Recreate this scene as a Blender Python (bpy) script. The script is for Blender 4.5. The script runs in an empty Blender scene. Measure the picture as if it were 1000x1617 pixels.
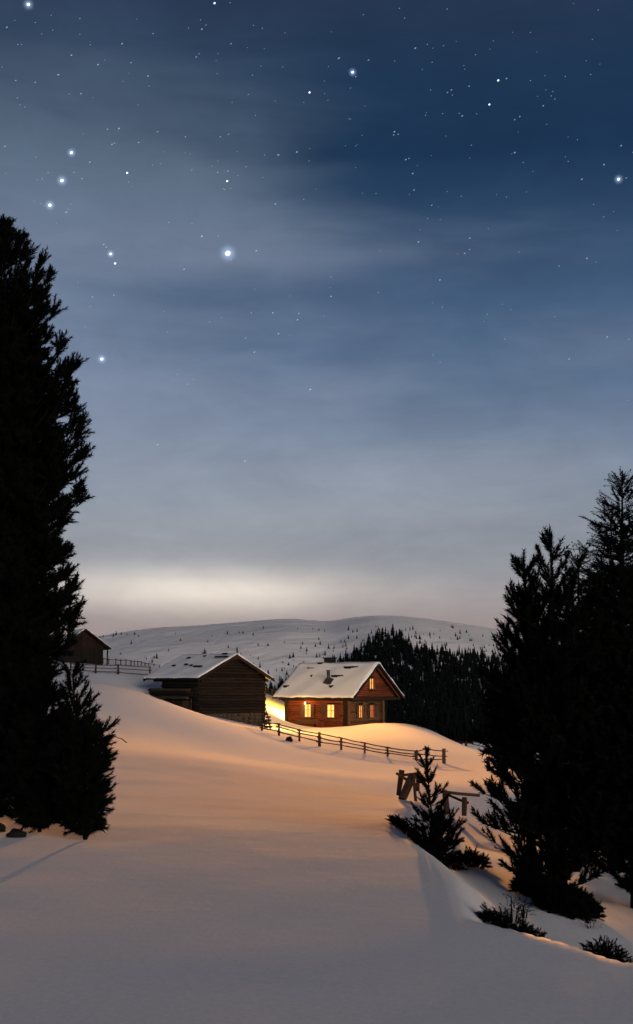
import bpy, bmesh, math, random
import numpy as np
from mathutils import Vector, Matrix

R = math.radians
sc = bpy.context.scene
col = sc.collection

# ------------------------------------------------------------------ camera
F_PX, CX, CY = 1890.0, 500.0, 808.5
PITCH = math.atan(271.5 / F_PX)
EYE = 1.7
cam_d = bpy.data.cameras.new('camera')
cam_d.sensor_fit = 'VERTICAL'
cam_d.sensor_height = 36.0
cam_d.lens = 36.0 * F_PX / 1617.0
cam_d.clip_start = 0.1
cam_d.clip_end = 30000.0
cam = bpy.data.objects.new('camera', cam_d)
cam.location = (0, 0, EYE)
cam.rotation_euler = (math.pi / 2 + PITCH, 0, 0)
col.objects.link(cam)
sc.camera = cam
sc.render.engine = 'CYCLES'
sc.render.resolution_x, sc.render.resolution_y = 633, 1024
sc.cycles.use_denoising = True
sc.cycles.use_light_tree = False
sc.cycles.use_adaptive_sampling = False
sc.cycles.sample_clamp_indirect = 3.0
sc.cycles.max_bounces = 6
sc.cycles.transparent_max_bounces = 16
sc.view_settings.view_transform = 'Standard'
sc.view_settings.look = 'None'
sc.view_settings.gamma = 1.0
sc.view_settings.use_curve_mapping = False
sc.view_settings.exposure = 0.0

# ------------------------------------------------------------------ sun (moon-bright afterglow, soft)
SUN_EL, SUN_AZ = 8.5, 152.0            # azimuth clockwise from +Y: behind the camera
sun_d = bpy.data.lights.new('sun', 'SUN')
sun_d.energy = 2.1
sun_d.angle = R(30)
sun_d.color = (1.0, 0.83, 0.69)
sun = bpy.data.objects.new('sun', sun_d)
_to = Vector((math.sin(R(SUN_AZ)) * math.cos(R(SUN_EL)), math.cos(R(SUN_AZ)) * math.cos(R(SUN_EL)), math.sin(R(SUN_EL))))
sun.rotation_euler = (-_to).to_track_quat('-Z', 'Y').to_euler()
sun.location = (0, -20, 40)
col.objects.link(sun)


# ------------------------------------------------------------------ pixel helpers
def ray(px, py):
    r, u = (px - CX) / F_PX, -(py - CY) / F_PX
    return Vector((r, math.cos(PITCH) - u * math.sin(PITCH), math.sin(PITCH) + u * math.cos(PITCH)))


def P(px, py, Y):
    d = ray(px, py)
    return Vector((0, 0, EYE)) + d * (Y / d.y)


def mpp(py, Y):
    return Y / ray(500, py).y / F_PX


# ------------------------------------------------------------------ world: night sky with thin cloud
class NT:
    def __init__(s, tree):
        s.t = tree
        s.n = tree.nodes
        s.l = tree.links

    def new(s, typ, **kw):
        n = s.n.new(typ)
        for k, v in kw.items():
            setattr(n, k, v)
        return n

    def inp(s, n, i, v):
        if isinstance(v, bpy.types.NodeSocket):
            s.l.new(v, n.inputs[i])
        else:
            n.inputs[i].default_value = v

    def m(s, op, a, b=0.0, c=0.0, clamp=False):
        n = s.new('ShaderNodeMath', operation=op)
        n.use_clamp = clamp
        s.inp(n, 0, a)
        s.inp(n, 1, b)
        s.inp(n, 2, c)
        return n.outputs[0]

    def mix(s, f, a, b, mode='MIX'):
        n = s.new('ShaderNodeMixRGB', blend_type=mode)
        s.inp(n, 0, f)
        s.inp(n, 1, a if isinstance(a, bpy.types.NodeSocket) else tuple(a) + ((1,) if len(a) == 3 else ()))
        s.inp(n, 2, b if isinstance(b, bpy.types.NodeSocket) else tuple(b) + ((1,) if len(b) == 3 else ()))
        return n.outputs[0]

    def ramp(s, f, stops, interp='LINEAR'):
        n = s.new('ShaderNodeValToRGB')
        n.color_ramp.interpolation = interp
        e = n.color_ramp.elements
        while len(e) < len(stops):
            e.new(0.5)
        for i, (p, c) in enumerate(stops):
            e[i].position = p
            e[i].color = tuple(c) + (1,)
        s.inp(n, 0, f)
        return n.outputs[0]

    def noise(s, vec, scale, detail=3.0, rough=0.5, dist=0.0):
        n = s.new('ShaderNodeTexNoise')
        if vec is not None:
            s.l.new(vec, n.inputs['Vector'])
        n.inputs['Scale'].default_value = scale
        n.inputs['Detail'].default_value = detail
        n.inputs['Roughness'].default_value = rough
        n.inputs['Distortion'].default_value = dist
        return n.outputs[0]

    def mapping(s, vec, scale=(1, 1, 1), loc=(0, 0, 0), rot=(0, 0, 0)):
        n = s.new('ShaderNodeMapping')
        s.l.new(vec, n.inputs[0])
        n.inputs['Scale'].default_value = scale
        n.inputs['Location'].default_value = loc
        n.inputs['Rotation'].default_value = rot
        return n.outputs[0]


def lin(r, g, b):
    f = lambda c: c / 12.92 if c <= 0.04045 else ((c + 0.055) / 1.055) ** 2.4
    return (f(r / 255), f(g / 255), f(b / 255))


def sin_el(py):
    d = ray(500, py).normalized()
    return d.z


world = bpy.data.worlds.new('World')
sc.world = world
world.use_nodes = True
W = NT(world.node_tree)
W.n.clear()
tc = W.new('ShaderNodeTexCoord')
dirv = tc.outputs['Generated']
sep = W.new('ShaderNodeSeparateXYZ')
W.l.new(dirv, sep.inputs[0])
X, Yd, Z = sep.outputs
zz = W.m('MAXIMUM', Z, 0.0)
zs = lambda py: sin_el(py)
clear = W.ramp(zz, [
    (0.0, lin(146, 132, 134)), (zs(985), lin(146, 134, 136)), (zs(900), lin(136, 140, 149)), (zs(840), lin(128, 137, 151)),
    (zs(740), lin(110, 125, 147)), (zs(620), lin(88, 110, 138)), (zs(500), lin(70, 94, 125)), (zs(380), lin(48, 74, 105)),
    (zs(250), lin(27, 52, 81)), (zs(120), lin(31, 54, 82)), (zs(0), lin(38, 54, 80)), (0.72, lin(22, 34, 56)), (1.0, lin(16, 25, 44))])
cloud = W.ramp(zz, [
    (0.0, lin(156, 141, 140)), (zs(985), lin(158, 145, 144)), (zs(900), lin(153, 155, 161)), (zs(800), lin(146, 154, 166)),
    (zs(680), lin(132, 144, 166)), (zs(560), lin(116, 131, 156)), (zs(420), lin(110, 124, 147)), (zs(280), lin(92, 109, 130)),
    (zs(140), lin(68, 85, 107)), (zs(0), lin(52, 66, 92)), (0.72, lin(40, 48, 64)), (1.0, lin(30, 36, 50))])
sv = W.mapping(dirv, scale=(1.5, 1.5, 5.2), loc=(0.35, 0.2, 0.1), rot=(0, R(-10), 0))
n1 = W.noise(sv, 2.3, 3.0, 0.5, 0.6)
sv2 = W.mapping(dirv, scale=(1.0, 1.0, 7.5), loc=(3.1, 1.2, 0.4), rot=(0, R(8), 0))
n2 = W.noise(sv2, 3.2, 4.0, 0.5, 0.3)
nn = W.m('ADD', W.m('MULTIPLY', n1, 0.6), W.m('MULTIPLY', n2, 0.4))
# thicker towards the horizon and towards the left, thinner high on the right
bias = W.m('ADD', W.m('MULTIPLY', X, -1.15), W.m('MULTIPLY', W.m('SUBTRACT', 0.36, Z), 1.3))
def gauss(cx, cz, sx, sz):
    a = W.m('POWER', W.m('DIVIDE', W.m('SUBTRACT', X, cx), sx), 2.0)
    b = W.m('POWER', W.m('DIVIDE', W.m('SUBTRACT', Z, cz), sz), 2.0)
    g = W.m('EXPONENT', W.m('MULTIPLY', W.m('ADD', a, b), -1.0))
    return W.m('MULTIPLY', g, W.m('GREATER_THAN', Yd, 0.0))



def at_sky(px, py):
    v = ray(px, py).normalized()
    return v.x, v.z


# the bank of thin cloud on the left and the clear hole high on the right
for px, py, sx, sz, amt in ((240, 320, .19, .075, .55), (860, 215, .19, .075, -.55), (600, 60, .2, .04, -.25), (330, 480, .2, .022, -.28), (820, 350, .09, .02, .25), (850, 470, .12, .03, -.2)):
    bias = W.m('ADD', bias, W.m('MULTIPLY', gauss(*at_sky(px, py), sx, sz), amt))
mask = W.m('ADD', W.m('MULTIPLY', W.m('SUBTRACT', nn, 0.5), 2.0), W.m('ADD', bias, 0.5), clamp=False)
mr = W.new('ShaderNodeMapRange', interpolation_type='SMOOTHSTEP')
W.inp(mr, 0, mask)
mr.inputs[1].default_value = 0.0
mr.inputs[2].default_value = 1.05
mask = mr.outputs[0]
skyc = W.mix(mask, clear, cloud)
# afterglow just above the far ridge
g0 = ray(335, 932).normalized()


glow = gauss(g0.x, g0.z, 0.12, 0.0175)
gn = W.m('ADD', 0.55, W.m('MULTIPLY', n2, 0.9))
glow = W.m('MULTIPLY', glow, gn)
skyc = W.mix(W.m('MULTIPLY', glow, 1.0), skyc, W.mix(1.0, skyc, (0.50, 0.43, 0.33), 'ADD'))
n3 = W.noise(W.mapping(dirv, scale=(1, 1, 2.4), loc=(1.7, 0.3, 2.2)), 9.0, 6.0, 0.62, 0.4)
skyc = W.mix(1.0, skyc, W.ramp(n3, [(0.3, (0.90, 0.90, 0.91)), (0.7, (1.10, 1.10, 1.09))]), 'MULTIPLY')
nish = W.new('ShaderNodeTexSky', sky_type='NISHITA')
nish.sun_disc = False
nish.sun_elevation = R(SUN_EL)
nish.sun_rotation = R(SUN_AZ)
bg1 = W.new('ShaderNodeBackground')
W.l.new(skyc, bg1.inputs[0])
bg1.inputs[1].default_value = 1.0
wo = W.new('ShaderNodeOutputWorld')
bg2 = W.new('ShaderNodeBackground')
W.l.new(nish.outputs[0], bg2.inputs[0])
bg2.inputs[1].default_value = 0.0006
add = W.new('ShaderNodeAddShader')
W.l.new(bg1.outputs[0], add.inputs[0])
W.l.new(bg2.outputs[0], add.inputs[1])
W.l.new(add.outputs[0], wo.inputs[0])


# ------------------------------------------------------------------ materials
def mat(name, rough=0.8, spec=0.2):
    m = bpy.data.materials.new(name)
    m.use_nodes = True
    N = NT(m.node_tree)
    b = m.node_tree.nodes['Principled BSDF']
    b.inputs['Roughness'].default_value = rough
    b.inputs['Specular IOR Level'].default_value = spec
    return m, N, b


def bump(N, b, h, strength, dist):
    n = N.new('ShaderNodeBump')
    n.inputs['Strength'].default_value = strength
    n.inputs['Distance'].default_value = dist
    N.l.new(h, n.inputs['Height'])
    N.l.new(n.outputs[0], b.inputs['Normal'])


def m_snow():
    m, N, b = mat('snow', 0.95, 0.0)
    g = N.new('ShaderNodeNewGeometry').outputs['Position']
    a = N.noise(g, 0.6, 4, 0.55)
    c = N.noise(N.mapping(g, scale=(1, 2.2, 1), rot=(0, 0, 0.5)), 2.6, 5, 0.6, 0.4)
    d = N.noise(g, 26, 3, 0.65)
    e = N.noise(g, 95, 2, 0.6)
    h = N.m('ADD', N.m('MULTIPLY', a, 0.02), N.m('ADD', N.m('MULTIPLY', c, 0.005), N.m('ADD', N.m('MULTIPLY', d, 0.0018), N.m('MULTIPLY', e, 0.0004))))
    f_ = N.noise(g, 210, 1, 0.5)
    cc = N.ramp(N.m('ADD', N.m('MULTIPLY', d, .5), N.m('MULTIPLY', f_, .5)), [(0.3, (0.68, 0.685, 0.70)), (0.7, (0.86, 0.862, 0.87))])
    N.l.new(cc, b.inputs['Base Color'])
    bump(N, b, h, 0.9, 1.0)
    return m


def m_far_snow():
    m, N, b = mat('far_snow', 0.95, 0.0)
    g = N.new('ShaderNodeNewGeometry').outputs['Position']
    a = N.noise(g, 0.012, 6, 0.6)
    d = N.noise(g, 0.09, 4, 0.7)
    cc = N.ramp(N.m('ADD', N.m('MULTIPLY', a, 0.5), N.m('MULTIPLY', d, 0.5)), [(0.34, (0.84, 0.835, 0.835)), (0.6, (0.93, 0.925, 0.925))])
    N.l.new(cc, b.inputs['Base Color'])
    bump(N, b, N.m('ADD', N.m('MULTIPLY', a, 9.0), N.m('MULTIPLY', d, 1.6)), 0.7, 1.0)
    return m


def m_wood(name, dark, light, along='X', scale=1.0, rough=0.85):
    m, N, b = mat(name, rough, 0.15)
    t = N.new('ShaderNodeTexCoord').outputs['Object']
    oi = N.new('ShaderNodeObjectInfo').outputs['Random']
    comb = N.new('ShaderNodeCombineXYZ')
    N.inp(comb, 0, N.m('MULTIPLY', oi, 37.0))
    N.inp(comb, 1, N.m('MULTIPLY', oi, 91.0))
    va = N.new('ShaderNodeVectorMath', operation='ADD')
    N.l.new(t, va.inputs[0])
    N.l.new(comb.outputs[0], va.inputs[1])
    s = {'X': (1.2, 14, 14), 'Y': (14, 1.2, 14), 'Z': (14, 14, 1.2)}[along]
    gr = N.noise(N.mapping(va.outputs[0], scale=s), 1.6 * scale, 5, 0.65, 0.5)
    bl = N.noise(va.outputs[0], 2.2, 3, 0.6)
    f = N.m('ADD', N.m('MULTIPLY', gr, 0.65), N.m('MULTIPLY', bl, 0.35))
    f = N.m('ADD', f, N.m('MULTIPLY', N.m('SUBTRACT', oi, 0.5), 0.28))
    mid = tuple((a + c) / 2 for a, c in zip(dark, light))
    cc = N.ramp(f, [(0.3, dark), (0.5, mid), (0.72, light)])
    N.l.new(cc, b.inputs['Base Color'])
    bump(N, b, gr, 0.6, 0.03)
    return m


def m_plain(name, c, rough=0.8, spec=0.2, var=0.3, sc_=6.0):
    m, N, b = mat(name, rough, spec)
    t = N.new('ShaderNodeTexCoord').outputs['Object']
    n = N.noise(t, sc_, 4, 0.6)
    cc = N.ramp(n, [(0.3, tuple(x * (1 - var) for x in c)), (0.7, tuple(x * (1 + var) for x in c))])
    N.l.new(cc, b.inputs['Base Color'])
    bump(N, b, n, 0.4, 0.02)
    return m


def m_emit(name, stops, strength, sc_=3.0):
    m = bpy.data.materials.new(name)
    m.use_nodes = True
    N = NT(m.node_tree)
    N.n.clear()
    t = N.new('ShaderNodeTexCoord').outputs['Object']
    f = N.noise(t, sc_, 2, 0.5)
    e = N.new('ShaderNodeEmission')
    N.l.new(N.ramp(f, stops), e.inputs[0])
    e.inputs[1].default_value = strength
    o = N.new('ShaderNodeOutputMaterial')
    N.l.new(e.outputs[0], o.inputs[0])
    return m


M = {}
M['snow'] = m_snow()
M['far_snow'] = m_far_snow()
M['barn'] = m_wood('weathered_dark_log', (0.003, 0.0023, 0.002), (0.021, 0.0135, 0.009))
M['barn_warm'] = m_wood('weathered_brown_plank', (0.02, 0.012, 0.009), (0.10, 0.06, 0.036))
M['house_log'] = m_wood('red_brown_log', (0.060, 0.016, 0.007), (0.20, 0.055, 0.021))
M['house_plank'] = m_wood('tan_log', (0.032, 0.017, 0.009), (0.13, 0.068, 0.034))
M['beam'] = m_wood('dark_beam', (0.008, 0.005, 0.004), (0.032, 0.019, 0.012))
M['beam_red'] = m_wood('reddish_beam', (0.045, 0.016, 0.010), (0.13, 0.052, 0.03))
M['board_v'] = m_wood('orange_brown_board', (0.003, 0.002, 0.0015), (0.026, 0.010, 0.005), 'Z')
M['board_vd'] = m_wood('dark_vertical_board', (0.003, 0.0025, 0.002), (0.011, 0.009, 0.007), 'Z')
M['roof'] = m_wood('roof_board', (0.005, 0.004, 0.0035), (0.018, 0.014, 0.011))
M['fence'] = m_wood('fence_wood', (0.020, 0.012, 0.009), (0.07, 0.042, 0.03), 'Z')
M['rail'] = m_wood('fence_rail_wood', (0.026, 0.016, 0.011), (0.085, 0.052, 0.036))
M['bark'] = m_plain('bark', (0.006, 0.005, 0.0045), 0.95, 0.05, 0.5, 9)
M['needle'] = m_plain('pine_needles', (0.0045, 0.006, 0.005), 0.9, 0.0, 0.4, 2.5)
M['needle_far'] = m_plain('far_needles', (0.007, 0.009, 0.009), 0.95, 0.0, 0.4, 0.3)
M['heather'] = m_plain('heather', (0.018, 0.016, 0.013), 0.95, 0.05, 0.4, 6)
M['stone'] = m_plain('foundation_stone', (0.075, 0.055, 0.036), 0.9, 0.1, 0.45, 5)
M['rock'] = m_plain('dark_rock', (0.010, 0.009, 0.009), 0.9, 0.1, 0.4, 5)
M['metal'] = m_plain('black_metal', (0.02, 0.02, 0.02), 0.5, 0.4, 0.2, 5)
M['brickdark'] = m_plain('sooty_chimney', (0.012, 0.011, 0.010), 0.9, 0.1, 0.4, 8)
M['shutter'] = m_wood('shutter_wood', (0.03, 0.02, 0.014), (0.10, 0.06, 0.04), 'Z')
M['shutter_red'] = m_wood('red_shutter_wood', (0.06, 0.013, 0.009), (0.15, 0.035, 0.02), 'Z')
M['frame'] = m_wood('window_frame_wood', (0.06, 0.03, 0.018), (0.18, 0.09, 0.05), 'Z')
M['pane_hot'] = m_emit('lit_pane_bright', [(0.3, (1, 0.40, 0.06)), (0.65, (1, 0.60, 0.16))], 1.8)
M['pane'] = m_emit('lit_pane', [(0.3, (1, 0.36, 0.06)), (0.65, (1, 0.54, 0.14))], 1.25)
M['curtain_red'] = m_emit('glowing_red_curtain', [(0.3, (1, 0.10, 0.03)), (0.65, (1, 0.22, 0.07))], 0.5, 9)  # own emission stands in for window light coming through the cloth
M['lamp_glass'] = m_emit('lamp_glass', [(0.3, (1, 0.62, 0.2)), (0.7, (1, 0.75, 0.35))], 8.0)


# ------------------------------------------------------------------ object helpers
def link(o, parent=None):
    col.objects.link(o)
    if parent is not None:
        o.parent = parent
    return o


def tag(o, label, cat, group=None, kind=None):
    o['label'] = label
    o['category'] = cat
    if group:
        o['group'] = group
    if kind:
        o['kind'] = kind
    return o


def empty(name, loc, rz=0.0):
    o = bpy.data.objects.new(name, None)
    o.location = loc
    o.rotation_euler = (0, 0, rz)
    o.empty_display_size = 0.2
    return link(o)


def mesh_pd(name, V, Fc, material, smooth=False):
    me = bpy.data.meshes.new(name)
    me.from_pydata([tuple(v) for v in V], [], Fc)
    me.materials.append(material)
    if smooth:
        me.polygons.foreach_set('use_smooth', [True] * len(me.polygons))
    me.update()
    return me


def mesh_np(name, V, Fa, material, smooth=False):
    V = np.asarray(V, np.float32).reshape(-1, 3)
    Fa = np.asarray(Fa, np.int32)
    k = Fa.shape[1]
    me = bpy.data.meshes.new(name)
    me.vertices.add(len(V))
    me.vertices.foreach_set('co', V.ravel())
    me.loops.add(Fa.size)
    me.loops.foreach_set('vertex_index', Fa.ravel())
    me.polygons.add(len(Fa))
    me.polygons.foreach_set('loop_start', np.arange(0, Fa.size, k, dtype=np.int32))
    if smooth:
        me.polygons.foreach_set('use_smooth', np.ones(len(Fa), bool))
    me.materials.append(material)
    me.update(calc_edges=True)
    return me


def obj(name, me, parent=None, loc=(0, 0, 0), rot=(0, 0, 0)):
    o = bpy.data.objects.new(name, me)
    o.location = loc
    o.rotation_euler = rot
    return link(o, parent)


class MB:
    def __init__(s):
        s.V, s.F = [], []

    def add(s, V, F_):
        k = len(s.V)
        s.V += [tuple(v) for v in V]
        s.F += [tuple(i + k for i in f) for f in F_]
        return s

    def box(s, x0, x1, y0, y1, z0, z1, fn=None):
        V = [(x, y, z) for z in (z0, z1) for y in (y0, y1) for x in (x0, x1)]
        if fn:
            V = [fn(*v) for v in V]
        return s.add(V, [(0, 2, 3, 1), (4, 5, 7, 6), (0, 1, 5, 4), (2, 6, 7, 3), (0, 4, 6, 2), (1, 3, 7, 5)])

    def tube(s, pts, rad, n=6, seed=0, jit=0.0):
        rng = random.Random(seed)
        pts = [Vector(p) for p in pts]
        if not isinstance(rad, (list, tuple)):
            rad = [rad] * len(pts)
        V, Fc = [], []
        for i, p in enumerate(pts):
            d = (pts[min(i + 1, len(pts) - 1)] - pts[max(i - 1, 0)]).normalized()
            a = d.orthogonal().normalized() if abs(d.z) > 0.95 else d.cross(Vector((0, 0, 1))).normalized()
            b = d.cross(a)
            for k in range(n):
                t = 2 * math.pi * k / n
                r = rad[i] * (1 + jit * (rng.random() - 0.5))
                V.append(p + a * math.cos(t) * r + b * math.sin(t) * r)
        for i in range(len(pts) - 1):
            for k in range(n):
                k2 = (k + 1) % n
                Fc.append((i * n + k, i * n + k2, (i + 1) * n + k2, (i + 1) * n + k))
        Fc.append(tuple(range(n))[::-1])
        Fc.append(tuple((len(pts) - 1) * n + k for k in range(n)))
        return s.add(V, Fc)

    def mesh(s, name, m, smooth=False):
        return mesh_pd(name, s.V, s.F, m, smooth)

    def build(s, name, m, parent=None, smooth=False, loc=(0, 0, 0), rot=(0, 0, 0)):
        return obj(name, s.mesh(name, m, smooth), parent, loc, rot)


# ------------------------------------------------------------------ ground surface (thin-plate fit through surveyed points)
CTRL_PX = [
    (-150, 1617, 6.6), (250, 1617, 6.6), (500, 1617, 6.6), (750, 1617, 6.5), (1150, 1617, 6.4),
    (0, 1500, 8.5), (300, 1500, 8.5), (600, 1500, 8.5), (850, 1500, 8.3), (-200, 1400, 11.1),
    (0, 1450, 9.6), (300, 1450, 9.6), (600, 1450, 9.6),
    (0, 1400, 11.1), (300, 1400, 11.1), (520, 1400, 11.1), (630, 1400, 11.1),
    (0, 1350, 12.9), (250, 1350, 13.1), (450, 1350, 13.2), (570, 1350, 13.2),
    (605, 1302, 16.2), (650, 1337, 13.9), (695, 1380, 11.8), (712, 1432, 9.9), (780, 1452, 9.5), (850, 1470, 9.1), (920, 1492, 8.6), (1000, 1512, 8.3), (1150, 1545, 7.7),
    (648, 1325, 19), (700, 1368, 15.3), (765, 1366, 15.6), (745, 1410, 12.9), (800, 1440, 11.5), (890, 1440, 12.6),
    (860, 1462, 10.6), (950, 1488, 9.9), (1000, 1405, 14), (1080, 1460, 12),
    (760, 1300, 22), (820, 1270, 30), (900, 1310, 25), (1010, 1345, 20), (742, 1283, 26),
    (0, 1297, 15.4), (100, 1314, 14.6), (200, 1302, 16.2), (350, 1302, 16.7), (500, 1300, 17),
    (200, 1200, 32), (350, 1202, 37), (500, 1230, 35), (560, 1262, 25.5),
    (640, 1264, 28), (692, 1240, 36),
    (180, 1130, 58), (300, 1166, 56), (400, 1186, 56), (480, 1206, 54),
    (240, 1114, 83), (315, 1130, 83), (350, 1137, 83), (380, 1144, 83), (400, 1149, 83.5), (424, 1153, 83),
    (441, 1163, 73), (505, 1179, 72), (576, 1189, 71), (657, 1203, 69), (703, 1206, 69),
    (560, 1165, 90), (640, 1165, 90), (500, 1153, 97),
    (455, 1146, 110), (550, 1148, 104), (640, 1146, 110), (550, 1146, 113),
    (600, 1149, 101), (650, 1147, 106), (662, 1146, 109), (685, 1155, 106), (700, 1163, 104), (720, 1172, 100), (740, 1181, 96), (780, 1191, 90), (900, 1210, 80), (1100, 1230, 75),
    (0, 1060, 70), (100, 1075, 69), (200, 1087, 76), (120, 1064, 96), (240, 1066, 99), (130, 1051, 135), (20, 1047, 130), (-300, 1035, 130),
    (210, 1052, 150), (-300, 1080, 60), (-300, 1200, 25), (260, 1056, 170),
    (418, 1142, 96), (418, 1128, 103), (410, 1119, 106), (440, 1132, 108), (452, 1140, 108), (430, 1114, 114), (428, 1100, 130), (445, 1106, 128),
]
CTRL_W = [(12.5, 128, -13), (26, 118, -14), (45, 125, -18), (2, 150, -6), (60, 200, -26), (15, 200, -22), (-6, 160, -3), (-60, 220, -1), (-25, 210, -4),
          (-150, 330, -34), (-60, 330, -34), (0, 330, -34), (60, 330, -34), (150, 330, -34), (-150, 220, 2), (0, 260, -24), (70, 90, -8), (100, 60, -3)]
CTRL_W += [(x, y, -0.09) for x in (-14, 0, 14) for y in (0, 2.5)]


def uv(x, y):
    S = 8.0 + np.maximum(y, 0.0)
    return np.stack([np.clip(x / S, -2, 2) * 1.6, np.log(S)], -1)


def _fit():
    pts = [tuple(P(*c)) for c in CTRL_PX] + CTRL_W
    A = np.array(pts, float)
    q = uv(A[:, 0], A[:, 1])
    d = np.linalg.norm(q[:, None] - q[None], axis=-1)
    K = np.where(d > 0, d * d * np.log(np.maximum(d, 1e-9)), 0.0)
    n = len(A)
    Pm = np.concatenate([np.ones((n, 1)), q], 1)
    lam = 3e-4
    top = np.concatenate([K + lam * np.eye(n), Pm], 1)
    bot = np.concatenate([Pm.T, np.zeros((3, 3))], 1)
    s = np.linalg.solve(np.concatenate([top, bot], 0), np.concatenate([A[:, 2], np.zeros(3)]))
    return q, s[:n], s[n:]


_Q, _Wt, _Af = _fit()
_rng = np.random.default_rng(5)
_DR = [(_rng.uniform(0, 2 * math.pi), _rng.uniform(0.5, 4.0), _rng.uniform(0, 6.28)) for _ in range(22)]


def drift(x, y):
    o = np.zeros_like(x)
    for a, w, p in _DR:
        wave = np.sin((x * math.cos(a) + y * math.sin(a)) * w + p + 1.3 * np.sin(0.4 * w * (x * math.sin(a) - y * math.cos(a)) + p * 2))
        o += wave * 0.0055 / w ** 0.8
    return o


_NY = np.linspace(-60, 40, 1001)
_NZ = np.interp(_NY, [-60, 0, 4, 7, 10, 12.5, 14.5, 17, 20, 40], [-.30, -.29, -.25, -.19, -.135, -.115, -.128, -.185, -.33, -1.22])
for _ in range(3):
    _NZ = np.convolve(np.pad(_NZ, 9, 'edge'), np.ones(19) / 19, 'valid')
_RY = [0, 7.0, 8.3, 8.6, 9.1, 9.5, 9.9, 11.8, 13.9, 16.2, 20, 26, 36]
_RX = [6, 3.6, 2.25, 1.96, 1.72, 1.44, 1.13, 1.24, 1.12, .91, 1.2, 2.2, 4.0]


def hz(x, y):
    x = np.atleast_1d(np.asarray(x, float))
    y = np.atleast_1d(np.asarray(y, float))
    q = uv(x, y)
    out = np.empty(len(x))
    for i in range(0, len(x), 20000):
        d = np.linalg.norm(q[i:i + 20000, None] - _Q[None], axis=-1)
        K = np.where(d > 0, d * d * np.log(np.maximum(d, 1e-9)), 0.0)
        out[i:i + 20000] = K @ _Wt + _Af[0] + q[i:i + 20000] @ _Af[1:]
    # the smooth swell of wind-packed snow the camera stands on, up to the edge of the hollow on the right
    near = np.interp(y, _NY, _NZ) + np.interp(y, [12, 17, 26, 36], [0, -.015, -.08, -.14]) * np.clip(x, -7, 7)
    t = np.clip((35.0 - y) / 13.0, 0, 1)
    ss = lambda v: np.clip(v, 0, 1) ** 2 * (3 - 2 * np.clip(v, 0, 1))
    d = x - np.interp(y, _RY, _RX)
    near = near - (.33 * ss(d / .6) + .20 * ss((d - .5) / 1.6)) * ss((y - 6.0) / 3.0)
    w = t * t * (3 - 2 * t)
    out = out * (1 - w) + near * w
    return out + drift(x, y) * np.clip((y - 12) / 60, .18, .26)


def gz(x, y):
    return float(hz(x, y)[0])


def on_ground(px, Y):
    """world point on the snow at distance Y under image column px"""
    x = (px - CX) / F_PX * Y * 1.012
    return Vector((x, Y, gz(x, Y)))


Ys = np.concatenate([np.linspace(-40, 2.0, 14), np.geomspace(2.6, 330, 330)])
us = np.linspace(-1, 1, 321)
us = np.sign(us) * (0.55 * np.abs(us) + 0.75 * np.abs(us) ** 3)
gx = us[None, :] * (8 + np.maximum(Ys, 0))[:, None] * 1.15
gy = np.repeat(Ys[:, None], len(us), 1)
gzv = hz(gx.ravel(), gy.ravel())
V = np.stack([gx.ravel(), gy.ravel(), gzv], -1)
nr, nc = len(Ys), len(us)
idx = np.arange(nr * nc).reshape(nr, nc)
Fa = np.stack([idx[:-1, :-1], idx[:-1, 1:], idx[1:, 1:], idx[1:, :-1]], -1).reshape(-1, 4)
g = obj('snow_ground', mesh_np('snow_ground', V, Fa, M['snow'], True))
g['kind'] = 'structure'

# ------------------------------------------------------------------ the far mountain
SKY = [(-900, 1040), (-400, 1025), (0, 1020), (100, 1012), (160, 1005), (200, 998), (250, 991), (310, 988), (360, 984), (420, 979), (460, 976.5), (500, 980), (522, 981), (550, 976),
       (590, 971.5), (620, 972), (660, 975), (700, 981), (760, 990), (850, 1002), (1000, 1012), (1400, 1030), (1900, 1045)]
RIDGE_Y, BASE_Y, BASE_Z = 740.0, 235.0, -42.0
mpx = np.linspace(-900, 1900, 300)
skl = np.interp(mpx, [s[0] for s in SKY], [s[1] for s in SKY])
skl = np.convolve(np.pad(skl, 1, 'edge'), np.ones(3) / 3, 'valid')
_r2 = np.random.default_rng(11)
_MN = [(_r2.uniform(0.004, 0.03), _r2.uniform(0.004, 0.02), _r2.uniform(0, 6.28), _r2.uniform(0, 6.28)) for _ in range(14)]


def mz(px, Y):
    """height of the far mountain at column px and distance Y (px is a bearing here)"""
    px = np.asarray(px, float)
    Y = np.asarray(Y, float)
    sk = np.interp(px, mpx, skl)
    dz = np.array([ray(500, p).z / ray(500, p).y for p in np.atleast_1d(sk).ravel()]).reshape(np.shape(sk))
    zr = EYE + dz * RIDGE_Y
    s = (Y - BASE_Y) / (RIDGE_Y - BASE_Y)
    z = BASE_Z + (zr - BASE_Z) * np.where(s <= 1, np.clip(s, 0, 1) ** 1.05, 1 - (s - 1) ** 2 * 1.4)
    x = (px - CX) / F_PX * Y
    bumpy = np.zeros_like(z)
    for a, b, p, q in _MN:
        bumpy = bumpy + np.sin(x * a + p + np.sin(Y * b * 0.7)) * np.sin(Y * b + q) * 0.028 / a
    return z + bumpy * np.clip(np.sin(np.pi * np.clip(s, 0, 1)), 0, 1)


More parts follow.
